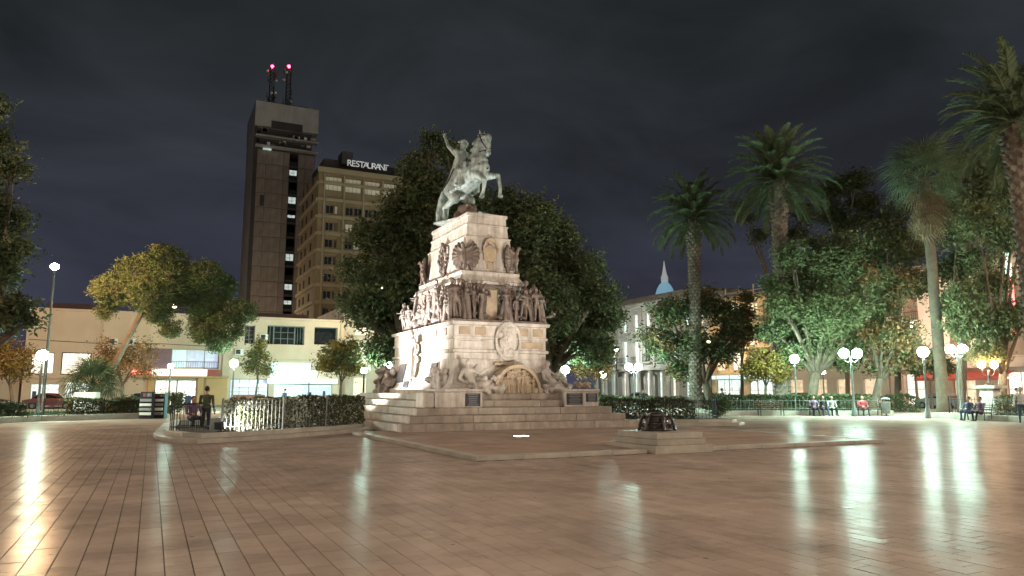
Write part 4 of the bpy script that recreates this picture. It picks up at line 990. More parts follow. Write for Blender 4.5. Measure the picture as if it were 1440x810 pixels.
for k in range(7):
    u = .3 + k * bw - .25; part(B, 'pilaster', 'pink_wall', (max(u, 0.02), u + 1.0, -.35, -.004, 4.3, 13.0)); part(B, 'capital', 'pink_wall', (max(u, .02) - .02, u + 1.15, -.48, -.002, 13.0, 13.4))
part(B, 'cornice', 'pink_wall', (-.3, L + .3, -.7, -.003, 13.42, 13.8), (-.35, L + .35, -1.0, -.004, 13.81, 14.1)); part(B, 'cornice', 'pink_wall', (-.2, L + .2, -.5, -.003, 3.8, 4.25))
# lit vertical sign on the pink building
S = tag(empty('neon_sign', (70.9, 40.4, 9.0)), 'tall red and green lit vertical sign on the pink building', 'sign')
b = MB(); b.cbox(70.3, 71.6, 40.2, 40.55, 6.5, 14.6, .03); b.build('sign_box', M['black_metal'], S)
b = MB(); b.box(70.42, 71.48, 40.16, 40.19, 6.7, 11.9); b.build('red_face', M['sign_red'], S)
b = MB(); b.box(70.42, 71.48, 40.16, 40.19, 12.1, 14.4); b.build('green_face', M['sign_green'], S)
b = MB(); b.box(71.55, 72.1, 40.3, 40.4, 8, 8.2); b.box(71.55, 72.1, 40.3, 40.4, 12, 12.2); b.build('bracket', M['black_metal'], S)
S = tag(empty('shop_awning', (71.2, 45.5, 2.4)), 'red and white shop awning lit from below on the pink building', 'awning')
b = MB(); b.add([(72, 41, 3.5), (72, 50, 3.5), (70.3, 50, 2.9), (70.3, 41, 2.9), (70.3, 50, 2.6), (70.3, 41, 2.6)], [(0, 1, 2, 3), (3, 2, 4, 5)]); b.build('cloth', M['red_panel'], S)
b = MB(); b.box(71.4, 71.9, 41.5, 49.5, 2.75, 2.9); b.build('tube_light', M['sign_white'], S)
# ---- church dome and spire far behind
q = at(935, 410, 165); D = tag(empty('church_dome', (q.x, q.y, 0)), 'blue lit church dome with white pointed spire above the roofs', 'church')
b = MB(); b.lathe([(3.0, 0), (3.0, 20), (2.6, 20.2), (2.5, 22.3), (2.8, 22.5)], 16, (q.x, q.y, 0)); b.build('drum', M['grey_wall'], D)
z = q.z - 1.3
b = MB(); b.lathe([(2.3, z - 1.6), (2.3, z), (2.05, z + 1.1), (1.75, z + 2.0), (1.3, z + 2.8), (.8, z + 3.3), (.75, z + 3.6)], 16, (q.x, q.y, 0)); b.build('dome', M['dome_light_glow'], D, True)
b = MB(); b.lathe([(.8, z + 3.6), (.8, z + 4.6), (.55, z + 5.2), (.3, z + 6.6), (.05, z + 8.4)], 10, (q.x, q.y, 0)); b.build('spire', M['letter_white'], D)  # spire glows too, in place of light falling on it
# ================================================================ planting
BED_G = 'raised planting beds'
near_poly = [(.15, 29.2), (.25, 27.3), (.65, 25.7), (1.35, 24.7), (2.5, 25.2), (4.1, 26.15), (6.2, 27.85), (8.15, 29.5), (8.15, 39.5), (4, 42), (.6, 38)]
bed('planting_bed', near_poly, 'raised planting bed with stepped stone kerb left of the monument steps', .28, 2, BED_G)
bed('planting_bed', [(19.3, 28.7), (22.8, 26.9), (24.6, 26.4), (25.7, 27.2), (27.8, 34), (24, 38), (19.3, 37.5)], 'raised planting bed with stepped kerb right of the monument steps', .28, 2, BED_G)
bed('planting_bed', [(33.9, 38.3), (44.4, 33.2), (48.0, 40.0), (37.8, 45.3)], 'long raised bed with low stone kerb behind the benches', .3, 1, BED_G)
bed('planting_bed', [(39.2, 19), (47, 16.5), (49.8, 28.3), (42.6, 29.8)], 'raised bed with dark kerb before the warm candelabrum', .3, 1, BED_G)
bed('planting_bed', [(-14, 36), (-8.1, 42.9), (-5.2, 46.9), (-2.5, 48), (.97, 49.9), (-1, 57), (-14, 56)], 'raised bed with dark hedge under the umbrella pine', .3, 1, BED_G)
bed('planting_bed', [(10.5, 45), (30, 40), (36, 52), (14, 58)], 'raised bed under the big dark trees behind the monument', .3, 1, BED_G)

def crown_mesh(name, lumps, n, size, mats, clump=.45, per=28, droop=None, aspect=.45, squash=.85, inner=.35, weights=None):
    w = np.array([l[3] ** 2 for l in lumps]); w = w / w.sum(); pts = []; mi = []
    nc = max(1, n // per)
    which = np.random.choice(len(lumps), nc, p=w)
    for k in which:
        x, y, z, r = lumps[k]; d = np.random.normal(size=3); d /= np.linalg.norm(d)
        rr = r * (inner + (1 - inner) * random.random() ** .6) * random.uniform(.85, 1.12)
        c = np.array((x, y, z)) + d * rr * np.array((1, 1, squash)); m = int(per * random.uniform(.5, 1.5))
        pts.append(c + np.random.normal(size=(m, 3)) * clump * np.array((1, 1, .7)) * random.uniform(.6, 1.2))
        mm = random.choices(range(len(mats)), weights or [1] * len(mats))[0]; mi += [mm] * m
    return leaf_mesh(name, np.concatenate(pts), size, [M[q] for q in mats], aspect, droop=droop, mi=mi)
def limbs(base, fork, lumps, r, bark, n=10, wig=.3, sub=2):
    b = MB(); base = Vector(base); fork = Vector(fork)
    mid = (base + fork) / 2 + Vector((random.uniform(-wig, wig) * .5, random.uniform(-wig, wig) * .5, 0))
    b.tube([base + Vector((0, 0, -.1)), base + (mid - base) * .12, mid, fork], [r * 1.5, r * 1.08, r * .92, r * .8], n)
    for x, y, z, q in lumps:
        t = Vector((x, y, z)); m = fork.lerp(t, .5) + Vector((random.uniform(-wig, wig), random.uniform(-wig, wig), random.uniform(.0, wig)))
        b.tube([fork - Vector((0, 0, .2)), m, t], [r * .55, r * .34, r * .12], 7)
        for _ in range(sub):
            a = m.lerp(t, random.uniform(.2, .9)); e = t + Vector((random.uniform(-1, 1), random.uniform(-1, 1), random.uniform(-.7, .9))) * q * .9
            b.tube([a, a.lerp(e, .5) + Vector((0, 0, .15)), e], [r * .16, r * .1, r * .03], 5)
    return b
def tree(name, label, base_px, d, lumps, n, size, mats, r=.3, bark='bark', fork=None, cat='tree', group=None, depth=1.0, nolimb=0, **kw):
    """lumps: (px, py, radius_px, depth offset)"""
    bp = at(base_px, 560, d); L = []
    for l in lumps:
        off = l[3] if len(l) > 3 else random.uniform(-1, 1) * l[2] * d / FPX * depth
        p = at(l[0], l[1], d + off); L.append((p.x, p.y, p.z, l[2] * d / FPX))
    t = tag(empty(name, (bp.x, bp.y, 0)), label, cat, group)
    if fork is None:
        mz = min(l[2] - l[3] * .3 for l in L); cx = sum(l[0] for l in L) / len(L); cy = sum(l[1] for l in L) / len(L)
        fork = (bp.x * .6 + cx * .4, bp.y * .6 + cy * .4, max(1.6, mz * .75))
    else: fork = at(*fork)
    lb = limbs((bp.x, bp.y, 0), fork, L[:len(L) - nolimb], r * (.7 if nolimb else 1), bark)
    for l in L[len(L) - nolimb:]:
        n_ = min(L[:len(L) - nolimb], key=lambda q: (Vector(q[:3]) - Vector(l[:3])).length); a_, e_ = Vector(n_[:3]), Vector(l[:3])
        lb.tube([a_, a_.lerp(e_, .5) + Vector((.2, 0, .1)), e_], [.09, .07, .04], 6)
    lb.build('trunk', M[bark], t, True)
    o = bpy.data.objects.new('crown', crown_mesh('crown', L, n, size, mats, **kw)); link(o, t)
    return t
random.seed(11); np.random.seed(11)
tree('broadleaf_tree', 'tall dark evergreen tree with dense crown behind the left of the monument', 590, 50,
     [(612, 205, 22), (585, 238, 24), (640, 222, 26), (562, 288, 30), (600, 275, 40), (645, 285, 45), (522, 330, 28), (570, 340, 45), (620, 345, 55), (508, 378, 28), (545, 400, 44), (595, 405, 52), (512, 440, 26), (560, 460, 42), (492, 425, 16), (540, 495, 26), (650, 390, 50), (620, 460, 45)],
     80000, .135, ['leaf_dark', 'leaf_mid', 'leaf_olive'], r=.62, clump=.42, depth=1.3)
tree('broadleaf_tree', 'wide dark evergreen tree behind the right of the monument lit green below', 765, 54,
     [(715, 290, 30), (745, 310, 40), (782, 335, 34), (735, 360, 48), (792, 385, 48), (825, 375, 26), (842, 415, 28), (760, 430, 55), (830, 440, 45), (800, 480, 42), (745, 490, 40), (855, 452, 18), (835, 490, 28), (700, 330, 40)],
     72000, .14, ['leaf_dark', 'leaf_mid', 'leaf_olive'], r=.6, clump=.42, depth=1.3)
tree('umbrella_pine', 'leaning umbrella pine with rounded needle clumps before the beige building', 122, 56,
     [(160, 408, 28), (195, 385, 32), (232, 368, 30), (215, 412, 34), (250, 395, 30), (288, 388, 26), (305, 405, 26), (270, 412, 26), (300, 432, 20), (338, 438, 22), (318, 462, 24), (290, 465, 22), (282, 442, 18), (308, 484, 16), (222, 440, 18), (240, 462, 15), (150, 438, 12)],
     110000, .095, ['leaf_pine', 'leaf_pine', 'leaf_olive'], r=.36, bark='bark', fork=(203, 432, 56), clump=.2, per=36, aspect=.3, inner=.68, nolimb=7, depth=.9, squash=.8)
tree('broadleaf_tree', 'dark shaggy tree beyond the short lamp and hedge at the square edge', -25, 36,
     [(-12, 148, 18), (-22, 200, 34), (12, 238, 20), (-25, 285, 38), (8, 310, 24), (-5, 365, 34), (-38, 380, 50), (24, 430, 18), (-2, 440, 32), (42, 452, 9), (30, 350, 12)],
     15000, .13, ['leaf_dark', 'leaf_dark', 'leaf_olive'], r=.4, clump=.35)
tree('small_tree', 'small tree with orange light put into its leaf colour before the low cream shop', 18, 58, [(15, 500, 26), (0, 515, 22), (30, 520, 16), (-15, 495, 22)], 7000, .11, ['leaf_rust', 'leaf_yellow'], r=.14, clump=.35)  # orange light on this tree is put into rust and yellow leaves
tree('small_tree', 'bare branched rusty tree under the umbrella pine', 168, 60, [(165, 510, 24), (195, 495, 26), (150, 490, 18), (205, 520, 16)], 4200, .10, ['leaf_rust'], r=.15, clump=.4, inner=.1)
tree('small_tree', 'slim olive tree beside the teal shop windows', 362, 66, [(362, 500, 15), (352, 515, 12), (372, 518, 12), (365, 482, 9)], 3200, .11, ['leaf_yellow', 'leaf_olive'], r=.1, clump=.3)
tree('small_tree', 'yellow leaved tree beside the white canopy shop', 480, 58, [(476, 500, 24), (492, 515, 18), (462, 515, 14), (488, 490, 18)], 6500, .11, ['leaf_yellow', 'leaf_olive'], r=.13, clump=.3)
tree('small_tree', 'tree with orange light put into its leaf colour behind the inscribed right pedestal block', 836, 60, [(835, 505, 22), (850, 490, 16), (822, 520, 16), (848, 520, 14)], 5000, .12, ['leaf_rust'], r=.13, clump=.3)  # orange light on this crown is painted in as rust leaves
tree('broadleaf_tree', 'green tree round the trunk of the central date palm', 1002, 68, [(942, 440, 24), (985, 428, 30), (1022, 440, 24), (932, 485, 22), (975, 485, 30), (1015, 490, 24), (955, 520, 16), (1030, 470, 16), (905, 470, 14)],
     16000, .16, ['leaf_mid', 'leaf_dark', 'leaf_rust'], r=.42, clump=.5, weights=[3, 3, 1])
tree('small_tree', 'round yellow leaved tree before the scaffolded house', 1078, 58, [(1075, 512, 24), (1060, 520, 17), (1092, 522, 16)], 6000, .11, ['leaf_yellow'], r=.12, clump=.25)
tree('broadleaf_tree', 'large bright green tree above the first white globe lamp', 1140, 56, [(1130, 400, 36), (1172, 375, 38), (1205, 410, 34), (1115, 450, 36), (1165, 440, 42), (1205, 465, 30), (1140, 490, 32), (1185, 500, 24), (1098, 430, 20), (1110, 360, 20), (1150, 345, 18), (1118, 500, 20), (1190, 345, 26), (1225, 385, 26), (1222, 440, 26), (1088, 465, 20), (1090, 400, 18)],
     46000, .13, ['leaf_mid', 'leaf_light', 'leaf_light'], r=.42, clump=.42, depth=1.2)
tree('broadleaf_tree', 'tall thin dark tree with pale trunk between the palms', 1192, 72, [(1185, 262, 18), (1205, 252, 14), (1168, 300, 20), (1215, 285, 20), (1192, 320, 22), (1160, 270, 12), (1230, 310, 14)],
     9000, .16, ['leaf_dark'], r=.22, bark='bark_pale', clump=.55, inner=.2)
tree('broadleaf_tree', 'leaning dark tree with open crown behind the second date palm', 1095, 70, [(1050, 305, 12), (1040, 290, 9), (1066, 330, 12), (1130, 300, 14), (1120, 330, 14)], 3600, .15, ['leaf_dark'], r=.22, fork=(1085, 400, 70), clump=.5, inner=.2)
tree('broadleaf_tree', 'brown leaved tree with dark spreading branches before the pink building', 1226, 56, [(1245, 420, 28), (1275, 395, 24), (1238, 470, 28), (1268, 470, 26), (1280, 500, 22), (1240, 510, 22), (1215, 390, 20)],
     13000, .12, ['leaf_rust', 'leaf_olive'], r=.32, clump=.4, inner=.2)
tree('broadleaf_tree', 'dark tree crown behind the fan palm skirt', 1350, 60, [(1345, 240, 24), (1375, 230, 26), (1405, 250, 28), (1330, 280, 22), (1370, 280, 30), (1410, 300, 30), (1435, 260, 30)], 15000, .16, ['leaf_dark', 'leaf_dark', 'leaf_mid'], r=.3, clump=.5)
tree('broadleaf_tree', 'yellow green weeping tree beside the warm candelabrum', 1412, 45, [(1375, 310, 24), (1415, 330, 28), (1445, 300, 36), (1355, 420, 20), (1395, 400, 22), (1360, 455, 26), (1405, 455, 30), (1440, 440, 26), (1430, 270, 26), (1385, 495, 18)],
     20000, .12, ['leaf_light', 'leaf_olive', 'leaf_mid'], r=.26, clump=.4, inner=.25, droop=(0, 0, -.5))
tree('broadleaf_tree', 'dark bushy tree between the pale trunked tree and the fan palm', 1262, 66, [(1245, 330, 26), (1275, 352, 28), (1232, 362, 24), (1262, 300, 16), (1290, 330, 18), (1250, 395, 28), (1290, 400, 24)], 14000, .15, ['leaf_dark', 'leaf_mid', 'leaf_olive'], r=.28, clump=.5)
tree('broadleaf_tree', 'olive tree leaning over the scaffolded house front', 1042, 70, [(1045, 445, 15), (1032, 480, 14), (1058, 470, 16), (1050, 420, 10)], 5000, .14, ['leaf_mid', 'leaf_rust'], r=.18, clump=.4)
tree('broadleaf_tree', 'dense green tree beside the fan palm trunk before the pink building', 1350, 54, [(1345, 330, 22), (1335, 380, 22), (1368, 370, 26), (1345, 430, 22), (1378, 420, 22), (1340, 300, 16)], 12000, .13, ['leaf_mid', 'leaf_dark', 'leaf_olive'], r=.22, clump=.45, inner=.25)
for px, dd, lab in ((690, 96, 'distant dark street tree far behind the monument'), (1310, 62, 'low olive tree between the lamp and the fan palm')):
    tree('small_tree', lab, px, dd, [(px, 505, 16), (px + 14, 515, 14), (px - 14, 515, 14)], 3000, .13, ['leaf_olive', 'leaf_mid'], r=.12, clump=.35)

# ---- palms
def frond_mesh(L, e0, bend, name='frond', m='palm_leaf', pairs=38, wid=.62, twist=0.):
    b = MB(); n = 12; pts = [Vector((0, 0, 0))]; e = R(e0)
    for i in range(n):
        pts.append(pts[-1] + Vector((math.cos(e), 0, math.sin(e))) * L / n); e -= R(bend) / n * (.5 + 1.1 * i / n)
    b.tube([pts[i] for i in range(0, n + 1, 2)], [.05 - .006 * i for i in range(0, n // 2 + 1)], 5)
    for k in range(pairs):
        t = .10 + .9 * k / pairs; f = t * n; i = min(int(f), n - 1); p = pts[i].lerp(pts[i + 1], f - i); dr = (pts[i + 1] - pts[i]).normalized()
        up = Vector((-dr.z, 0, dr.x)); ll = wid * L / 4 * 1.1 * math.sin(math.pi * (.18 + .80 * t)) ** .7 * random.uniform(.85, 1.1)
        for s in (-1, 1):
            q = (dr * .75 + Vector((0, s, 0)) * .75 + up * random.uniform(.10, .45)).normalized(); e_ = p + q * ll + Vector((0, 0, -.12 * ll)); w = dr * .040 * (L / 3.6) + up * .010
            m1 = p.lerp(e_, .5) + Vector((0, 0, .05 * ll)); b.add([p - w, m1 - w * 1.3, e_, m1 + w * 1.3, p + w], [(0, 1, 3, 4), (1, 2, 3)])
    return b.mesh(name, M[m])
def date_palm(label, px, py, d, L, r, base_px, n=64, seed=1):
    random.seed(seed); top = at(px, py, d); bs = at(base_px, 560, d); t = tag(empty('date_palm', (bs.x, bs.y, 0)), label, 'palm', 'tall palms')
    b = MB(); H = top.z; c0 = Vector((bs.x, bs.y, 0)); c1 = Vector((top.x, top.y, H))
    prof = [(0, 1.35), (.03, 1.12), (.1, .95), (.5, .88), (.8, .92), (.92, 1.1), (.97, 1.25), (1.0, .8)]
    b.tube([c0.lerp(c1, a) for a, _ in prof], [r * q for _, q in prof], 16); tr = b.build('trunk', M['palm_bark'], t)
    s = MB(); rowh = .30 * r / .6; nr = int(H / rowh)                     # stubs of old fronds in spiral rows
    for k in range(nr):
        a = k / nr
        if a < .04: continue
        rr = np.interp(a, [p[0] for p in prof], [p[1] for p in prof]) * r; c = c0.lerp(c1, a); big = 1.7 if a > .8 else 1
        for q in range(9):
            an = 2 * math.pi * (q + .5 * (k % 2)) / 9 + random.uniform(-.05, .05); dn = Vector((math.cos(an), math.sin(an), 0)); tn = Vector((-dn.y, dn.x, 0)); w = rr * .30
            p = c + dn * (rr - .02); o = dn * .13 * big; z = Vector((0, 0, rowh * .62))
            s.add([p - tn * w, p - z, p + tn * w, p + z, p + o + z * .6], [(0, 1, 4), (1, 2, 4), (2, 3, 4), (3, 0, 4)])
    s.build('frond_scars', M['palm_bark'], tr)['kind'] = 'stuff'
    vs = []
    for e0, bd in ((82, 60), (70, 70), (58, 78), (44, 85), (30, 85), (14, 82), (-4, 70), (-22, 55)):
        vs += [(e0, frond_mesh(L * random.uniform(.9, 1.06), e0 + random.uniform(-4, 4), bd + random.uniform(-8, 8), m='palm_leaf')) for _ in range(2)]
    for k in range(n):
        a = k * 2.39996; q = k / n; lev = min(7, int(q ** .85 * 8)); me = vs[lev * 2 + k % 2][1]
        inst('frond', me, t, c1 + Vector((math.cos(a), math.sin(a), 0)) * .12 + Vector((0, 0, .15 - .5 * q)), (random.uniform(-.12, .12), 0, a), keep=True)
    return t
date_palm('date palm with thick scaly trunk before the white arcaded building', 975, 305, 66, 4.6, .56, 978, 76, 3)
date_palm('tall date palm rising above the large bright green tree', 1095, 252, 58, 4.9, .62, 1100, 80, 5)
date_palm('towering date palm nearest the pink building end with arching fronds', 1428, 168, 34, 3.9, .56, 1470, 80, 7)
def fan_leaf(L, m='palm_leaf'):
    b = MB(); b.tube([(0, 0, 0), (L * .5, 0, .03)], [.03, .02], 5); n = 26; o = Vector((L * .5, 0, .03))
    for i in range(n):
        a = R(-125 + 250 * i / (n - 1)); d = Vector((math.cos(a), math.sin(a), -.1)); w = Vector((-math.sin(a), math.cos(a), 0)) * .032; ll = L * .52 * (.75 + .25 * math.cos(a)) * random.uniform(.9, 1.1)
        p = o + d * ll * .55 + Vector((0, 0, .04 * (i % 2))); e = o + d * ll + Vector((0, 0, -.42 * ll)); b.add([o, p - w, e, p + w], [(0, 1, 2, 3)])
    return b.mesh('fan_leaf', M[m])
def fan_palm(label, px, py, d, L, r, base_px, n=54, skirt=40, seed=2):
    random.seed(seed); top = at(px, py, d); bs = at(base_px, 560, d); t = tag(empty('fan_palm', (bs.x, bs.y, 0)), label, 'palm', 'tall palms')
    c0 = Vector((bs.x, bs.y, -.05)); c1 = Vector((top.x, top.y, top.z)); b = MB(); k = 14
    b.tube([c0.lerp(c1, i / k) for i in range(k + 1)], [r * (1.4 if i == 0 else 1.05 - .25 * i / k) for i in range(k + 1)], 14); b.build('trunk', M['bark'], t, True)
    gl = [fan_leaf(L * random.uniform(.9, 1.1)) for _ in range(4)]; dl = [fan_leaf(L * random.uniform(.8, 1.1), 'palm_dead') for _ in range(4)]
    for i in range(n):
        a = i * 2.39996; q = i / n; el = R(80 - 105 * q); inst('fan_leaf', gl[i % 4], t, c1 + Vector((0, 0, .25 - .6 * q)), Euler((random.uniform(-.3, .3), -el, a), 'XYZ'), keep=True)
    for i in range(skirt):
        a = i * 2.39996; q = i / skirt; el = R(random.uniform(-38, -60) - 22 * q); s_ = random.uniform(.7, 1.1); inst('fan_leaf', dl[i % 4], t, c1 + Vector((0, 0, -.2 - 2.2 * q * random.uniform(.7, 1.1))), Euler((random.uniform(-.5, .5), -el, a), 'XYZ'), (s_, s_, s_), keep=True)
    return t
fan_palm('fan palm with hanging dead skirt and smooth pale trunk before the pink building', 1300, 250, 48, 3.0, .36, 1326, 48, 30, 4)
# small fan palm bush under the pine
p = at(128, 560, 50); t = tag(empty('palm_bush', (p.x, p.y, .25)), 'low bushy fan palm at the foot of the umbrella pine', 'palm'); b = MB(); b.tube([(p.x, p.y, 0), (p.x, p.y, 1.9)], [.28, .2], 10); b.build('trunk', M['palm_bark'], t)
gl = [fan_leaf(2.3) for _ in range(3)]
for i in range(40): inst('fan_leaf', gl[i % 3], t, (p.x, p.y, 1.95), Euler((random.uniform(-.2, .2), -R(85 - 110 * i / 40), i * 2.4), 'XYZ'), keep=True)

# ---- hedges: clipped boxes of leaves over a core of twigs
def hedge(name, label, path, w, h, z0=.2, n=3000, size=.05, mats=('leaf_dark',), weights=None, flowers=0, cat='hedge', group='clipped hedges'):
    path = [Vector((*p, 0)) for p in path]; t = tag(empty(name, path[0] + Vector((0, 0, z0))), label, cat, group); pts = []; mi = []; segs = [(path[i], path[i + 1]) for i in range(len(path) - 1)]; tot = sum((b_ - a_).length for a_, b_ in segs)
    c = MB()
    for a_, b_ in segs:
        d = b_ - a_; L = d.length; dn = d / L; nn = Vector((-dn.y, dn.x, 0)); m = int(n * L / tot)
        for _ in range(m):
            u = random.uniform(-.04, 1.04) * L; f = random.random(); top = h * (1 + .06 * math.sin(u * 2.3) + .04 * math.sin(u * 5.1))
            if f < .42: v, z = -w / 2 * random.uniform(.86, 1.06), random.random() * top
            elif f < .58: v, z = w / 2 * random.uniform(.86, 1.06), random.random() * top
            elif f < .9: v, z = random.uniform(-.5, .5) * w, top * random.uniform(.92, 1.07)
            else: v, z = random.uniform(-.45, .45) * w, random.random() * top
            q = a_ + dn * u + nn * v; pts.append((q.x, q.y, z0 + z))
            mi.append(random.choices(range(len(mats)), weights or [1] * len(mats))[0])
        k = max(2, int(L / .35))
        for i in range(k + 1):
            q = a_ + d * (i / k)
            for s in (-.3, .0, .3):
                e = q + nn * (s * w) + Vector((random.uniform(-.1, .1), random.uniform(-.1, .1), z0 + h * .9)); c.tube([(q + nn * s * w * .5) + Vector((0, 0, z0 - .08)), e], [.02, .008], 4)
    c.build('stems', M['bark'], t)
    link(bpy.data.objects.new('foliage', leaf_mesh('foliage', pts, size, [M[m] for m in mats], .5, mi=mi)), t)
    return t
random.seed(13)
hedge('flowering_hedge', 'white flowering hedge brightly lit behind the railing left of the steps', [(2.6, 27.55), (4.35, 28.45), (5.05, 28.8)], .9, 1.02, .2, 7000, .06, ('leaf_light', 'leaf_mid', 'flower_white'), [2, 1, 3])
hedge('hedge', 'dark clipped hedge with pale blossom behind the railing by the steps', [(5.1, 28.85), (6.4, 29.6), (7.6, 30.3)], .95, 1.08, .2, 7000, .055, ('leaf_dark', 'leaf_olive', 'flower_white'), [4, 3, 1])
hedge('hedge', 'dark clipped hedge along the back of the left planting bed', [(4.2, 35.6), (7.5, 36.2)], 1.0, 1.0, .2, 5000, .07, ('leaf_dark', 'leaf_mid'))
hedge('hedge', 'clipped dark hedge behind the iron railing right of the steps', [(20.3, 31.3), (22.5, 30.3), (24.4, 29.4)], .9, .95, .2, 6000, .06, ('leaf_dark', 'leaf_mid', 'leaf_rust'), [4, 2, 1])
hedge('hedge', 'long dark hedge behind the benches beyond the brazier', [(35.2, 40.2), (40, 37.9), (44.6, 35.6)], 1.2, 1.0, .25, 9000, .08, ('leaf_dark', 'leaf_dark', 'leaf_mid'))
hedge('hedge', 'dark hedge along the path to the pink building', [(46.5, 40.8), (53, 38.0)], 1.2, 1.2, .0, 4000, .08, ('leaf_dark',))
hedge('hedge', 'green hedge beside the warm candelabrum pedestal', [(44.0, 25.8), (42.6, 21.5), (42.0, 19.5)], 1.1, 1.0, .25, 5000, .07, ('leaf_mid', 'leaf_light'))
hedge('hedge', 'brown dark hedge under the umbrella pine behind the low fence', [(-4.2, 48.7), (-1.8, 49.6), (.3, 50.9)], 1.0, .85, .25, 5000, .07, ('leaf_dark', 'leaf_rust'), [3, 1])
hedge('hedge', 'dark hedge behind the short globe lamp near the low fence', [(-9.5, 43.8), (-6.4, 47.4)], .9, .7, .25, 4000, .07, ('leaf_mid', 'leaf_dark'))
hedge('hedge', 'tall dark hedge in front of the bright shops behind the monument', [(14.5, 57), (24, 54), (33, 50)], 1.2, 1.0, .25, 6000, .09, ('leaf_dark',))
hedge('hedge', 'low hedge in front of the white arcaded building', [(40, 60), (50, 55), (56, 52)], 1.2, 1.0, 0, 5000, .09, ('leaf_dark', 'leaf_mid'))
# shrubs and grass
for px, d, r_, m, lab in ((240, 50, .9, 'leaf_dark', 'round dark shrub beside the magazine racks'), (213, 50, .8, 'leaf_dark', 'low dark shrub between fence and magazine racks'), (175, 52, .7, 'leaf_mid', 'small green shrub at the fence under the rusty tree'), (1010, 46, .8, 'leaf_dark', 'round dark shrub at the end of the long bed')):
    p = at(px, 575, d); t = tag(empty('shrub', (p.x, p.y, 0)), lab, 'shrub'); b = MB()
    for i in range(9): b.tube([(p.x, p.y, 0), (p.x + random.uniform(-.6, .6) * r_, p.y + random.uniform(-.6, .6) * r_, r_ * random.uniform(.8, 1.4))], [.03, .01], 5)
    b.build('stems', M['bark'], t); link(bpy.data.objects.new('foliage', crown_mesh('foliage', [(p.x, p.y, r_ * .85, r_), (p.x + .3, p.y, r_ * 1.1, r_ * .7)], 1500, .08, [m], clump=.2)), t)
pts = []
for _ in range(5000):
    x, y = random.uniform(-13, -4), random.uniform(42, 55); pts.append((x, y, .27 + random.random() * .1))
g = leaf_mesh('grass', [p for p in pts if p[1] > 44 + (p[0] + 8) * .7], .09, [M['grass']], .15, droop=(0, 0, 1)); tag(link(bpy.data.objects.new('grass', g)), 'short lit green grass in the left hand bed', 'grass', kind='stuff')

# ---- iron railings: every picket a bar of its own
def fence(label, path, h=.95, step=.16, z=.28, post=2.2, m='iron', r=.011, group='iron railings round the beds', spear=True, posts=True):
    path = [Vector((*p, 0)) for p in path]; t = tag(empty('iron_railing', path[0] + Vector((0, 0, z))), label, 'railing', group)
    b = MB(); b.tube([(0, 0, 0), (0, 0, h * .96)], r, 6)
    if spear: b.lathe([(r, h * .96), (r * 2.1, h * .985), (r * .3, h * 1.06)], 6)
    pm = b.mesh('picket', M[m]); q = MB(); q.box(-.03, .03, -.03, .03, -.05, h * 1.05); q.lathe([(.02, h * 1.05), (.045, h * 1.09), (.02, h * 1.15)], 8); qm = q.mesh('post', M[m])
    rl = MB()
    for i in range(len(path) - 1):
        a, c = path[i], path[i + 1]; d = c - a; n = max(1, round(d.length / step)); an = math.atan2(d.y, d.x)
        for k in range(n + (i == len(path) - 2)): p = a + d * (k / n); inst('picket', pm, t, (p.x, p.y, z), (0, 0, an), keep=True)
        for zz in (.12, h - .1): rl.tube([a + Vector((0, 0, z + zz)), c + Vector((0, 0, z + zz))], .014, 6)
        if posts: inst('post', qm, t, (a.x, a.y, z), (0, 0, an), keep=True)
    if posts: inst('post', qm, t, (path[-1].x, path[-1].y, z), keep=True)
    rl.build('rail', M[m], t); return t
fence('black iron railing before the flowering hedge left of the steps', [(2.2, 26.75), (4.35, 27.85), (6.1, 28.85), (7.75, 29.95)], m='post_grey', r=.008)
cc = (1.25, 27.75); fence('round iron tree guard at the nose of the left bed', [(cc[0] + .62 * math.cos(a), cc[1] + .62 * math.sin(a)) for a in [R(k) for k in range(0, 361, 24)]], .98, .13, .28, spear=False, posts=False, r=.009)
fence('black iron railing before the hedge right of the steps', [(20.0, 30.2), (22.4, 29.0), (24.7, 28.0), (25.6, 29.3)], step=.18)
fence('pale iron railing behind the first bench of the long bed', [(34.6, 38.9), (39.2, 36.65), (44.2, 34.2)], .75, .28, .3, m='post_grey', spear=False)
fence('iron railing beside the warm candelabrum', [(42.9, 28.4), (41.2, 23.2), (40.2, 19.6)], .9, .26, .3)
fence('low iron railing along the left hand hedge', [(-8.6, 43.4), (-5.2, 47.6), (-2.4, 48.7), (.5, 50.2)], .8, .24, .3)
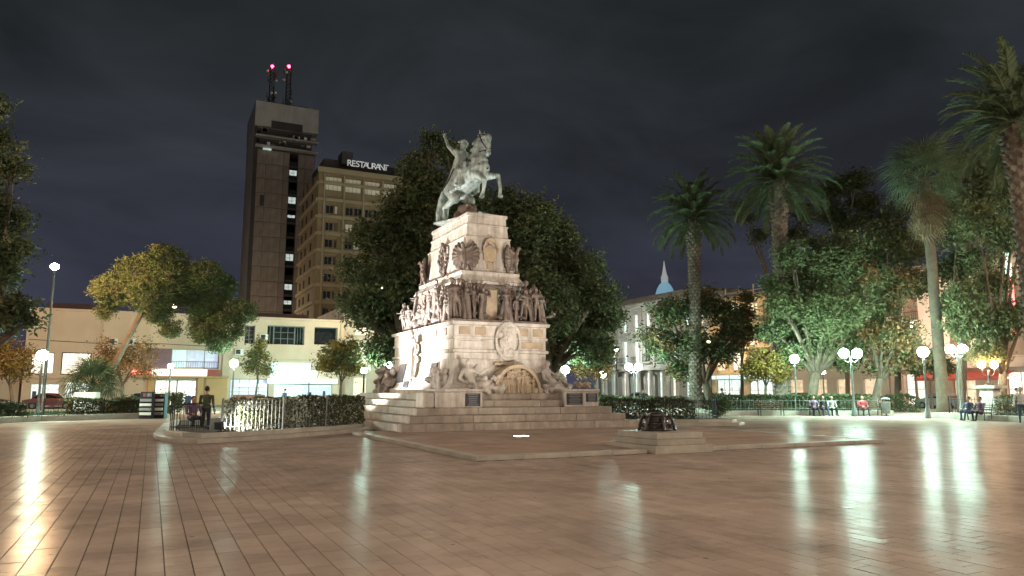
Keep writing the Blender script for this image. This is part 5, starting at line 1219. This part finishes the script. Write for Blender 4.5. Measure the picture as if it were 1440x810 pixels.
# ================================================================ lamps
def globe_lamp_mesh():
    pass
def post_profile(h): return [(.17, 0), (.18, .08), (.15, .14), (.14, .5), (.10, .58), (.085, .75), (.07, 1.0), (.055, h - .5), (.075, h - .46), (.05, h - .42), (.05, h - .2)]
def lamp(name, label, x, y, h, heads=1, glowm='globe_white', rad=.30, axis=0., group=None, post='post_grey'):
    t = tag(empty(name, (x, y, 0)), label, 'street lamp', group)
    b = MB(); b.lathe(post_profile(h), 12)
    o = inst('post', b.mesh('post', M[post], True), t); smooth_angle(o.data)
    dx, dy = math.cos(axis), math.sin(axis)
    spots = [(0, 0)] if heads == 1 else [(-.42 * dx, -.42 * dy), (.42 * dx, .42 * dy)]
    if heads == 2:
        b = MB()
        for s in spots: b.tube([(0, 0, h - .5), (s[0] * .6, s[1] * .6, h - .56), (s[0], s[1], h - .42), (s[0], s[1], h - .22)], [.035, .03, .03, .035], 8)
        inst('arm', b.mesh('arm', M[post], True), t)
    for s in spots:
        b = MB(); b.ball((s[0], s[1], h), rad, 14, 9); g = inst('globe', b.mesh('globe', M[glowm], True), t)
        b = MB(); b.lathe([(.08, h - rad - .06), (.13, h - rad + .01), (.11, h - rad + .05)], 10, (s[0], s[1], 0)); inst('collar', b.mesh('collar', M[post]), g)
        b = MB(); b.lathe([(.13, h + rad - .03), (.11, h + rad + .03), (.03, h + rad + .07), (.015, h + rad + .16)], 10, (s[0], s[1], 0)); inst('finial', b.mesh('finial', M[post]), g)
    return t
def lamp_px(px, py, d, *a, **k):
    p = at(px, py, d); return lamp(k.pop('name', 'street_lamp'), a[0], p.x, p.y, p.z, **k)
A2 = R(-26)     # arms square to the view
G = 'globe lamps round the square'
lamp_px(60, 500, 41, 'single white globe lamp on grey post at the left hand hedge corner', group=G)
lamp_px(240, 515, 57, 'white globe lamp before the lit shop entrance', group=G, rad=.2)
lamp_px(329, 511, 58, 'white globe lamp beneath the umbrella pine near the teal shop', group=G)
lamp_px(435, 526, 72, 'twin globe lamp before the white lit canopy', heads=2, axis=A2, group=G)
lamp_px(512, 521, 47, 'white globe lamp on thin dark post beside the monument steps and flower hedge', group=G, rad=.2, post='iron')
lamp_px(546, 513, 60, 'white globe lamp under the big dark tree left of the monument', group=G)
lamp_px(795, 520, 55, 'white globe lamp right behind the monument under the big tree', group=G)
lamp_px(848, 526, 72, 'distant white globe lamp behind the inscribed pedestal block', group=G)
lamp_px(891, 516, 64, 'twin globe lamp before the white arcaded building', heads=2, axis=A2, group=G)
lamp_px(1117, 505, 53, 'white globe lamp against the large green tree', group=G)
lamp_px(1196, 497, 47, 'twin globe lamp on grey post beside the bench with seated people', heads=2, axis=A2, group=G)
lamp_px(1298, 495, 43.5, 'single globe lamp with leaning shadow beside the fan palm trunk', group=G)
lamp_px(1345, 491, 50, 'twin globe lamp between fan palm and warm candelabrum', heads=2, axis=A2, group=G)
lamp_px(1157, 523, 64, 'small warm globe lamp under the rust coloured tree', glowm='globe_warm', group=G, rad=.2)
# candelabrum with warm globes on a stone pedestal
p = at(1389, 513, 44); t = tag(empty('candelabrum', (p.x, p.y, 0)), 'two warm globes on a carved pale stone pedestal', 'lamp post')
b = MB(); b.loft([(.0, -.75, .75, -.75, .75), (.25, -.75, .75, -.75, .75), (.27, -.55, .55, -.55, .55), (.9, -.5, .5, -.5, .5), (1.0, -.42, .42, -.42, .42), (1.7, -.36, .36, -.36, .36), (1.75, -.62, .62, -.62, .62), (1.92, -.66, .66, -.66, .66)]); inst('pedestal', b.mesh('pedestal', M['stone']), t)
b = MB(); b.lathe([(.22, 1.92), (.24, 2.0), (.1, 2.1), (.07, 2.4), (.1, 2.5), (.06, 2.6), (.05, 2.85)], 10); dx, dy = .37 * math.cos(A2), .37 * math.sin(A2)
for s in (-1, 1): b.tube([(0, 0, 2.55), (s * dx * .6, s * dy * .6, 2.5), (s * dx, s * dy, 2.65), (s * dx, s * dy, p.z - .18)], .035, 8)
inst('stem', b.mesh('stem', M['bronze_dark'], True), t)
for s in (-1, 1):
    b = MB(); b.ball((s * dx, s * dy, p.z), .2, 14, 9); inst('globe', b.mesh('globe', M['globe_warm'], True), t)
# tall masts with warm lanterns: one in view left, one far behind the tree, near ones stand out of view; side, lane and street ones are added light
def mast(x, y, h, label, watts, col=(1, .81, .64)):
    t = tag(empty('lamp_mast', (x, y, 0)), label, 'lamp mast', 'tall lamp masts')
    b = MB(); b.lathe([(.20, 0), (.20, .3), (.12, .4), (.10, 2), (.055, h - .32), (.12, h - .28), (.14, h - .2)], 10); inst('pole', b.mesh('pole', M['mast_metal'], True), t)
    m = glow('lantern_%d' % len(M), col, watts * .36)
    b = MB(); b.ball((0, 0, h), (.27, .27, .21), 12, 7); l = inst('lantern', b.mesh('lantern', m, True), t)
    b = MB(); b.lathe([(.16, h + .19), (.12, h + .25), (.03, h + .3)], 10); inst('cap', b.mesh('cap', M['black_metal']), l)
    return t
p = at(77, 375, 49); mast(p.x, p.y, p.z, 'tall mast with glaring orange lantern before the beige building', 5200, col=(1, .60, .30))
p = at(540, 406, 80); mast(p.x, p.y, p.z, 'far mast lantern glinting through the big dark tree', 2500, col=(1, .72, .46))
for x, y, w, l in ((-14, -6, 6500, 'tall lamp mast on the near left corner of the square'), (12, -12, 8500, 'tall lamp mast in the middle of the near side of the square'), (33, 2, 7000, 'tall lamp mast on the near right corner of the square'), (-26, 40, 12000, 'added unseen lamp mast lighting the trees from the left'), (57, 12, 12000, 'added unseen lamp mast lighting the right hand trees')):
    mast(x, y, 14.0, l, w)  # the pair at the sides is added, unseen, to light the trees evenly
for x, y, w, l in ((2, 104, 2400, 'added unseen mast behind the beige building lighting the tower'), (12, 134, 2600, 'added unseen mast lighting the dark tower from its foot'), (44, 100, 500, 'added unseen mast lighting the hotel from the lane')):
    mast(x, y, 12.5, l, w, col=(1, .78, .52))  # lane masts are unseen, added to light tower and hotel
for y, c, w, l in ((98, (.92, 1, .93), 1700, 'added mast lighting the white arcaded building'), (76, (1, .74, .45), 2000, 'added mast lighting the scaffolded house'), (47, (1, .80, .64), 1900, 'added mast lighting the pink building'), (30, (1, .45, .36), 1200, 'added red tinted mast lighting the facade by the red sign')):
    mast(66.3, y, 8.0, l, w, col=c)  # masts added and tinted to brighten the right-hand facades
# floodlights on the monument
def flood(x, y, z, target, watts, label, col=(1, .95, .9), ang=70):
    t = tag(empty('floodlight', (x, y, z)), label, 'floodlight')
    d = (Vector(target) - Vector((x, y, z + .2))); q = d.to_track_quat('-Z', 'Y').to_euler()
    b = MB(); b.cbox(-.18, .18, -.13, .13, -.02, .14, .02); h = inst('housing', b.mesh('housing', M['black_metal']), t, (0, 0, .22), q)
    b = MB(); b.box(-.15, .15, -.10, .10, -.034, -.022); inst('lens', b.mesh('lens', M['flood_white']), h)
    b = MB(); b.box(-.03, .03, -.03, .03, 0, .16); b.box(-.12, .12, -.08, .08, 0, .03); inst('bracket', b.mesh('bracket', M['black_metal']), t)
    l = bpy.data.lights.new('flood_beam', 'SPOT'); l.energy = watts; l.color = col; l.spot_size = R(ang); l.spot_blend = .6; l.shadow_soft_size = .12
    o = bpy.data.objects.new('flood_beam', l); o.location = Vector((0, 0, .22)) + d.normalized() * .1; o.rotation_euler = q; link(o, t, False); return t
flood(4.6, 34.2, .25, (11.8, 33.4, 4.6), 6000, 'black floodlight low in the flower bed aimed at the left side of the monument', (1, .95, .92), 58)
flood(12.75, 18.2, .1, (13.6, 31.5, 8.2), 2200, 'black floodlight behind the brazier plinth aimed up at the statue', (1, .93, .84), 48)
flood(2.15, 26.45, .25, (4.9, 28.1, .9), 520, 'small floodlight inside the railing shining along the flowering hedge', (1, 1, .92), 80)
# ================================================================ people, seats, stands, cars
def person(label, x, y, rz, pose, top, legs, z=0.0, sc=1.0, name='person', legs_open=.1, bag=None):
    b = MB(); S = pose == 'sit'
    hz = .52 if S else .95; fw = -.06
    b.cap((0, 0, hz), (0, fw * .3, hz + .36), .155, .17, 12); b.ball((0, 0, hz + .43), (.225, .12, .10)); b.cap((0, 0, hz + .47), (0, -.02, hz + .60), .06, .055)
    b.ball((0, -.03, hz + .70), (.082, .10, .125)); b.ball((0, -.125, hz + .69), (.018, .03, .028), 6, 4)
    for s in (-1, 1): b.ball((s * .085, -.02, hz + .70), (.015, .025, .035), 6, 4)
    for s in (-1, 1):
        h = Vector((s * .10, 0, hz))
        if S: k = Vector((s * .15, -.44, hz + .0)); f = Vector((s * .15, -.48 - .08 * s, .09))
        else: k = Vector((s * .11, -.03 - .06 * s * legs_open, .50)); f = Vector((s * .12, .03 + .12 * s * legs_open, .09))
        b.cap(h, k, .105, .072); b.cap(k, f, .068, .045); b.ball(f + Vector((0, -.07, -.035)), (.048, .13, .052))
        sh = Vector((s * .235, 0, hz + .44))
        if S: e = sh + Vector((s * .05, -.12, -.26)); ha = e + Vector((-s * .1, -.22, -.02))
        elif s < 0: e = sh + Vector((s * .06, .04, -.29)); ha = e + Vector((0, -.1, -.24))
        else: e = sh + Vector((s * .07, -.06, -.27)); ha = e + Vector((-s * .14, -.2, .06))
        b.cap(sh, e, .066, .052); b.cap(e, ha, .048, .034)
        dr = (ha - e).normalized(); b.ball(ha + dr * .05, (.04, .045, .05), 8, 5)
        sd = dr.orthogonal().normalized()
        for q in range(4): b.cap(ha + dr * .08 + sd * (.03 - .02 * q), ha + dr * (.15 + .012 * (q in (1, 2))) + sd * (.034 - .023 * q) + Vector((0, 0, -.02)), .0115, .0095, 6)
        b.cap(ha + dr * .03 + sd * .035, ha + dr * .08 + sd * .075, .013, .011, 6)
    def zone(c):
        if c.z > hz + .52: return 2
        if c.z > hz - .02 and abs(c.x) < .5 and c.y > -.36:
            return 0
        if S and c.y < -.18 and c.z > hz - .0 and abs(c.x) < .2 and c.z > hz + .1: return 2
        if c.z < .10: return 3
        if not S and abs(c.x) > .2 and c.z > .78: return 2 if c.z < .9 else 0
        return 1
    me = blob('body', b, [M[top], M[legs], M['skin'], M['rubber']], .022, 2, .35, zone)
    t = tag(empty(name, (x, y, z), rz), label, 'person'); t.scale = (sc, sc, sc); inst('body', me, t)
    h = MB(); h.ball((0, .01, hz + .745), (.094, .112, .105)); inst('hair', h.mesh('hair', M['hair'], True), t)
    if bag: q = MB(); q.cbox(-.14, .14, .13, .27, hz + .05, hz + .42, .03); inst('backpack', q.mesh('backpack', M[bag]), t)
    return t
p = at(290, 575, 29.2); person('person in olive jacket standing with back turned behind the round tree guard', p.x, p.y, R(150), 'stand', 'cloth_green', 'cloth_dark')
p = at(272, 575, 28.6); person('person in mauve top seated on the bed edge beside the round tree guard', p.x, p.y + .3, R(20), 'sit', 'cloth_purple', 'cloth_dark', .05)
def bench(label, x, y, rz, L=1.9):
    t = tag(empty('bench', (x, y, 0), rz), label, 'bench', 'benches along the bed')
    s = MB(); s.cbox(-L / 2, L / 2, -.02, .04, .405, .45, .008); me = s.mesh('seat_slat', M['wood'])
    for k in range(5): inst('seat_slat', me, t, (0, -.2 + k * .105, 0))
    for k in range(3): inst('back_slat', me, t, (0, .34 + k * .03, .15 + k * .13), (R(8), 0, 0))
    for u in (-L / 2 + .2, L / 2 - .2):
        b = MB(); b.tube([(u, -.24, 0), (u, -.2, .4), (u, .28, .4), (u, .4, .9)], .03, 6); b.tube([(u, .3, 0), (u, .26, .4)], .03, 6); b.tube([(u, -.22, .4), (u, -.24, .6), (u, .3, .62)], .02, 6); inst('leg_frame', b.mesh('leg_frame', M['iron']), t)
    return t
BR = R(-26 + 0)
bx = [(36.6, 36.3, 'dark slatted bench before the pale railing of the long bed'), (39.6, 34.75, 'dark slatted bench with people seated beside the twin globe lamp'), (42.2, 33.4, 'dark slatted bench near the litter bin')]
for x, y, l in bx: bench(l, x, y, BR)
def on_bench(i, off, lab, top, legs):
    x, y, _ = bx[i]; dx, dy = math.cos(BR), math.sin(BR); person(lab, x + dx * off - dy * -.05, y + dy * off + .05, BR, 'sit', top, legs, -.06)
on_bench(1, -.55, 'person in purple top seated on the bench beside the twin lamp', 'cloth_purple', 'cloth_dark')
on_bench(1, .05, 'person in dark jacket seated in the middle of the bench beside the twin lamp', 'cloth_dark', 'denim')
on_bench(1, .62, 'person in light grey jacket seated on the bench beside the twin lamp', 'cloth_grey', 'cloth_dark')
on_bench(2, -.3, 'person in red jacket seated on the bench near the litter bin', 'cloth_red', 'cloth_dark')
bench('dark slatted bench before the warm candelabrum bed', 40.9, 25.6, R(-100)); 
person('person in blue jacket seated on the bench before the candelabrum', 40.86, 25.9, R(-100), 'sit', 'cloth_blue', 'denim', -.06)
person('person in mauve top seated on the bench before the candelabrum', 40.75, 25.2, R(-100), 'sit', 'cloth_purple', 'cloth_dark', -.06)
p = at(1437, 575, 37.5); person('person in white shirt standing by the railing at the candelabrum bed', p.x, p.y, R(-60), 'stand', 'cloth_white', 'denim')
p = at(1432, 575, 46); person('person in red top standing behind the candelabrum hedge', p.x, p.y, R(40), 'stand', 'cloth_red', 'cloth_dark')
for px, d, top, lab in ((905, 60, 'cloth_dark', 'person in dark coat walking before the arcaded building'), (1268, 62, 'cloth_red', 'person in red jacket standing by the shop awning path'), (1016, 52, 'cloth_purple', 'person in purple coat walking near the end of the long bed'), (400, 62, 'cloth_blue', 'person in blue jacket standing before the teal shop')):
    p = at(px, 570, d); person(lab, p.x, p.y, random.uniform(0, 6), 'stand', top, 'cloth_dark', legs_open=1.0)
# litter bin
p = at(1246, 575, 48.2); t = tag(empty('litter_bin', (p.x, p.y, 0)), 'grey slatted litter bin on a post at the end of the bench', 'litter bin')
b = MB(); b.lathe([(.20, .15), (.24, .18), (.28, .85), (.30, .88), (.27, .9), (.25, .86), (.2, .3)], 14); inst('bucket', b.mesh('bucket', M['post_grey'], True), t)
b = MB(); b.lathe([(.29, 1.05), (.26, 1.12), (.1, 1.2), (.02, 1.22)], 14); inst('lid', b.mesh('lid', M['post_grey'], True), t)
b = MB(); [b.tube([(s * .27, 0, .85), (s * .27, 0, 1.07)], .015, 6) for s in (-1, 1)]; b.tube([(0, 0, 0), (0, 0, .2)], .05, 8); b.lathe([(.16, 0), (.16, .03), (.05, .05)], 10); inst('frame', b.mesh('frame', M['iron']), t)
# magazine racks
for i, (px, d, w) in enumerate(((205, 43.3, .75), (222, 43.8, .7))):
    p = at(px, 575, d); t = tag(empty('magazine_rack', (p.x, p.y, 0), R(-26)), ['tall magazine rack with dark covers above and pale rows below', 'magazine rack with teal side panel next to the round shrub'][i], 'rack')
    b = MB(); b.cbox(-w / 2, w / 2, 0, .3, 0, 1.55 - .1 * i, .02); inst('cabinet', b.mesh('cabinet', M['black_metal']), t)
    for k in range(4):
        b = MB(); b.cbox(-w / 2 + .04, w / 2 - .04, -.10, -.005, .2 + k * .26, .36 + k * .26, .01); inst('shelf_row', b.mesh('shelf_row', M['white_paint' if (k + i) % 2 == 0 else 'cloth_grey']), t)
    for k in range(5):
        b = MB(); b.box(-w / 2 + .05 + k * .13, -w / 2 + .16 + k * .13, -.04, -.006, 1.26, 1.46 - .1 * i); inst('magazine', b.mesh('magazine', M[['cloth_dark', 'red_panel', 'cloth_blue', 'cloth_grey', 'purple_wall'][k]]), t)
    if i: b = MB(); b.cbox(w / 2, w / 2 + .05, 0, .35, 0, 1.5, .01); inst('side_panel', b.mesh('side_panel', M['copper_dome']), t)
# pale sign box at the foot of the pine
p = at(121, 575, 48); t = tag(empty('utility_box', (p.x, p.y, 0), R(-26)), 'pale blue grey utility box at the foot of the leaning pine', 'utility box')
b = MB(); b.cbox(-.72, .72, -.25, .25, .25, 1.52, .03); inst('cabinet', b.mesh('cabinet', M['white_paint']), t); b = MB(); b.cbox(-.78, .78, -.3, .3, 0, .248, .02); inst('base', b.mesh('base', M['concrete']), t); b = MB(); b.cbox(-.68, -.02, -.27, -.252, .32, 1.44, .006); b.cbox(.02, .68, -.27, -.252, .32, 1.44, .006); inst('door_leaf', b.mesh('door_leaf', M['white_paint']), t)
# cars along the far kerbs
def car(label, x, y, rz, m, group='cars parked along the far kerbs'):
    t = tag(empty('parked_car', (x, y, -.06), rz), label, 'car', group)
    prof = [(-2.1, .32), (-2.12, .62), (-2.0, .86), (-1.45, .95), (-.95, 1.40), (-.2, 1.48), (.6, 1.42), (1.15, .98), (1.95, .84), (2.12, .62), (2.1, .32)]
    b = MB(); n = len(prof)
    ins = [1.0 if z < 1.0 else .80 for _, z in prof]
    vs = [(x_, -.84 * k, z) for (x_, z), k in zip(prof, ins)] + [(x_, .84 * k, z) for (x_, z), k in zip(prof, ins)]
    b.add(vs, [tuple(range(n)), tuple(range(2 * n - 1, n - 1, -1))] + [(i, n + i, n + (i + 1) % n, (i + 1) % n) for i in range(n)]); inst('body', b.mesh('body', M[m]), t)
    for s in (-1, 1):
        b = MB(); b.add([(-1.3, s * .835, 1.0), (1.0, s * .835, 1.0), (.5, s * .70, 1.37), (-.85, s * .70, 1.37)], [(0, 1, 2, 3)]); inst('side_window', b.mesh('side_window', M['dark_glass']), t)
        for u in (-1.3, 1.32):
            b = MB(); b.tube([(u, s * .66, .32), (u, s * .87, .32)], .32, 16); w = inst('wheel', b.mesh('wheel', M['rubber']), t); b = MB(); b.tube([(u, s * .86, .32), (u, s * .885, .32)], .19, 10); inst('rim', b.mesh('rim', M['post_grey']), w)
        b = MB(); b.ball((2.06, s * .6, .7), (.08, .16, .08), 8, 5); inst('headlight', b.mesh('headlight', M['white_paint']), t); b = MB(); b.ball((-2.06, s * .62, .74), (.07, .14, .1), 8, 5); inst('tail_light', b.mesh('tail_light', M['red_panel']), t)
    b = MB(); b.add([(1.12, -.72, 1.01), (1.12, .72, 1.01), (.64, .62, 1.40), (.64, -.62, 1.40)], [(0, 1, 2, 3)]); b.add([(-1.42, -.72, .98), (-1.42, .72, .98), (-.97, .62, 1.38), (-.97, -.62, 1.38)], [(3, 2, 1, 0)]); inst('windscreen', b.mesh('windscreen', M['dark_glass']), t)
    return t
for x, m, l in ((-13.5, 'car_red', 'car with red light put into its paint parked before the low cream shop'), (-8.3, 'car_red', 'car with red light put into its paint parked before the lit shop windows of the beige block'), (-.8, 'car_dark', 'dark car parked beside the lit shop entrance'), (24, 'car_grey', 'grey car parked before the cream corner building')): car(l, x, 80.2, math.pi * (x > -5), M and m)  # red light on the first two cars is painted as body colour
for y, m, l in ((93, 'car_grey', 'grey car parked at the arcade columns'), (78, 'car_dark', 'dark car parked before the scaffolded house'), (62, 'car_red', 'red car parked before the cream house'), (45, 'car_grey', 'grey car parked under the red awning')): car(l, 66.9, y, math.pi / 2, m)
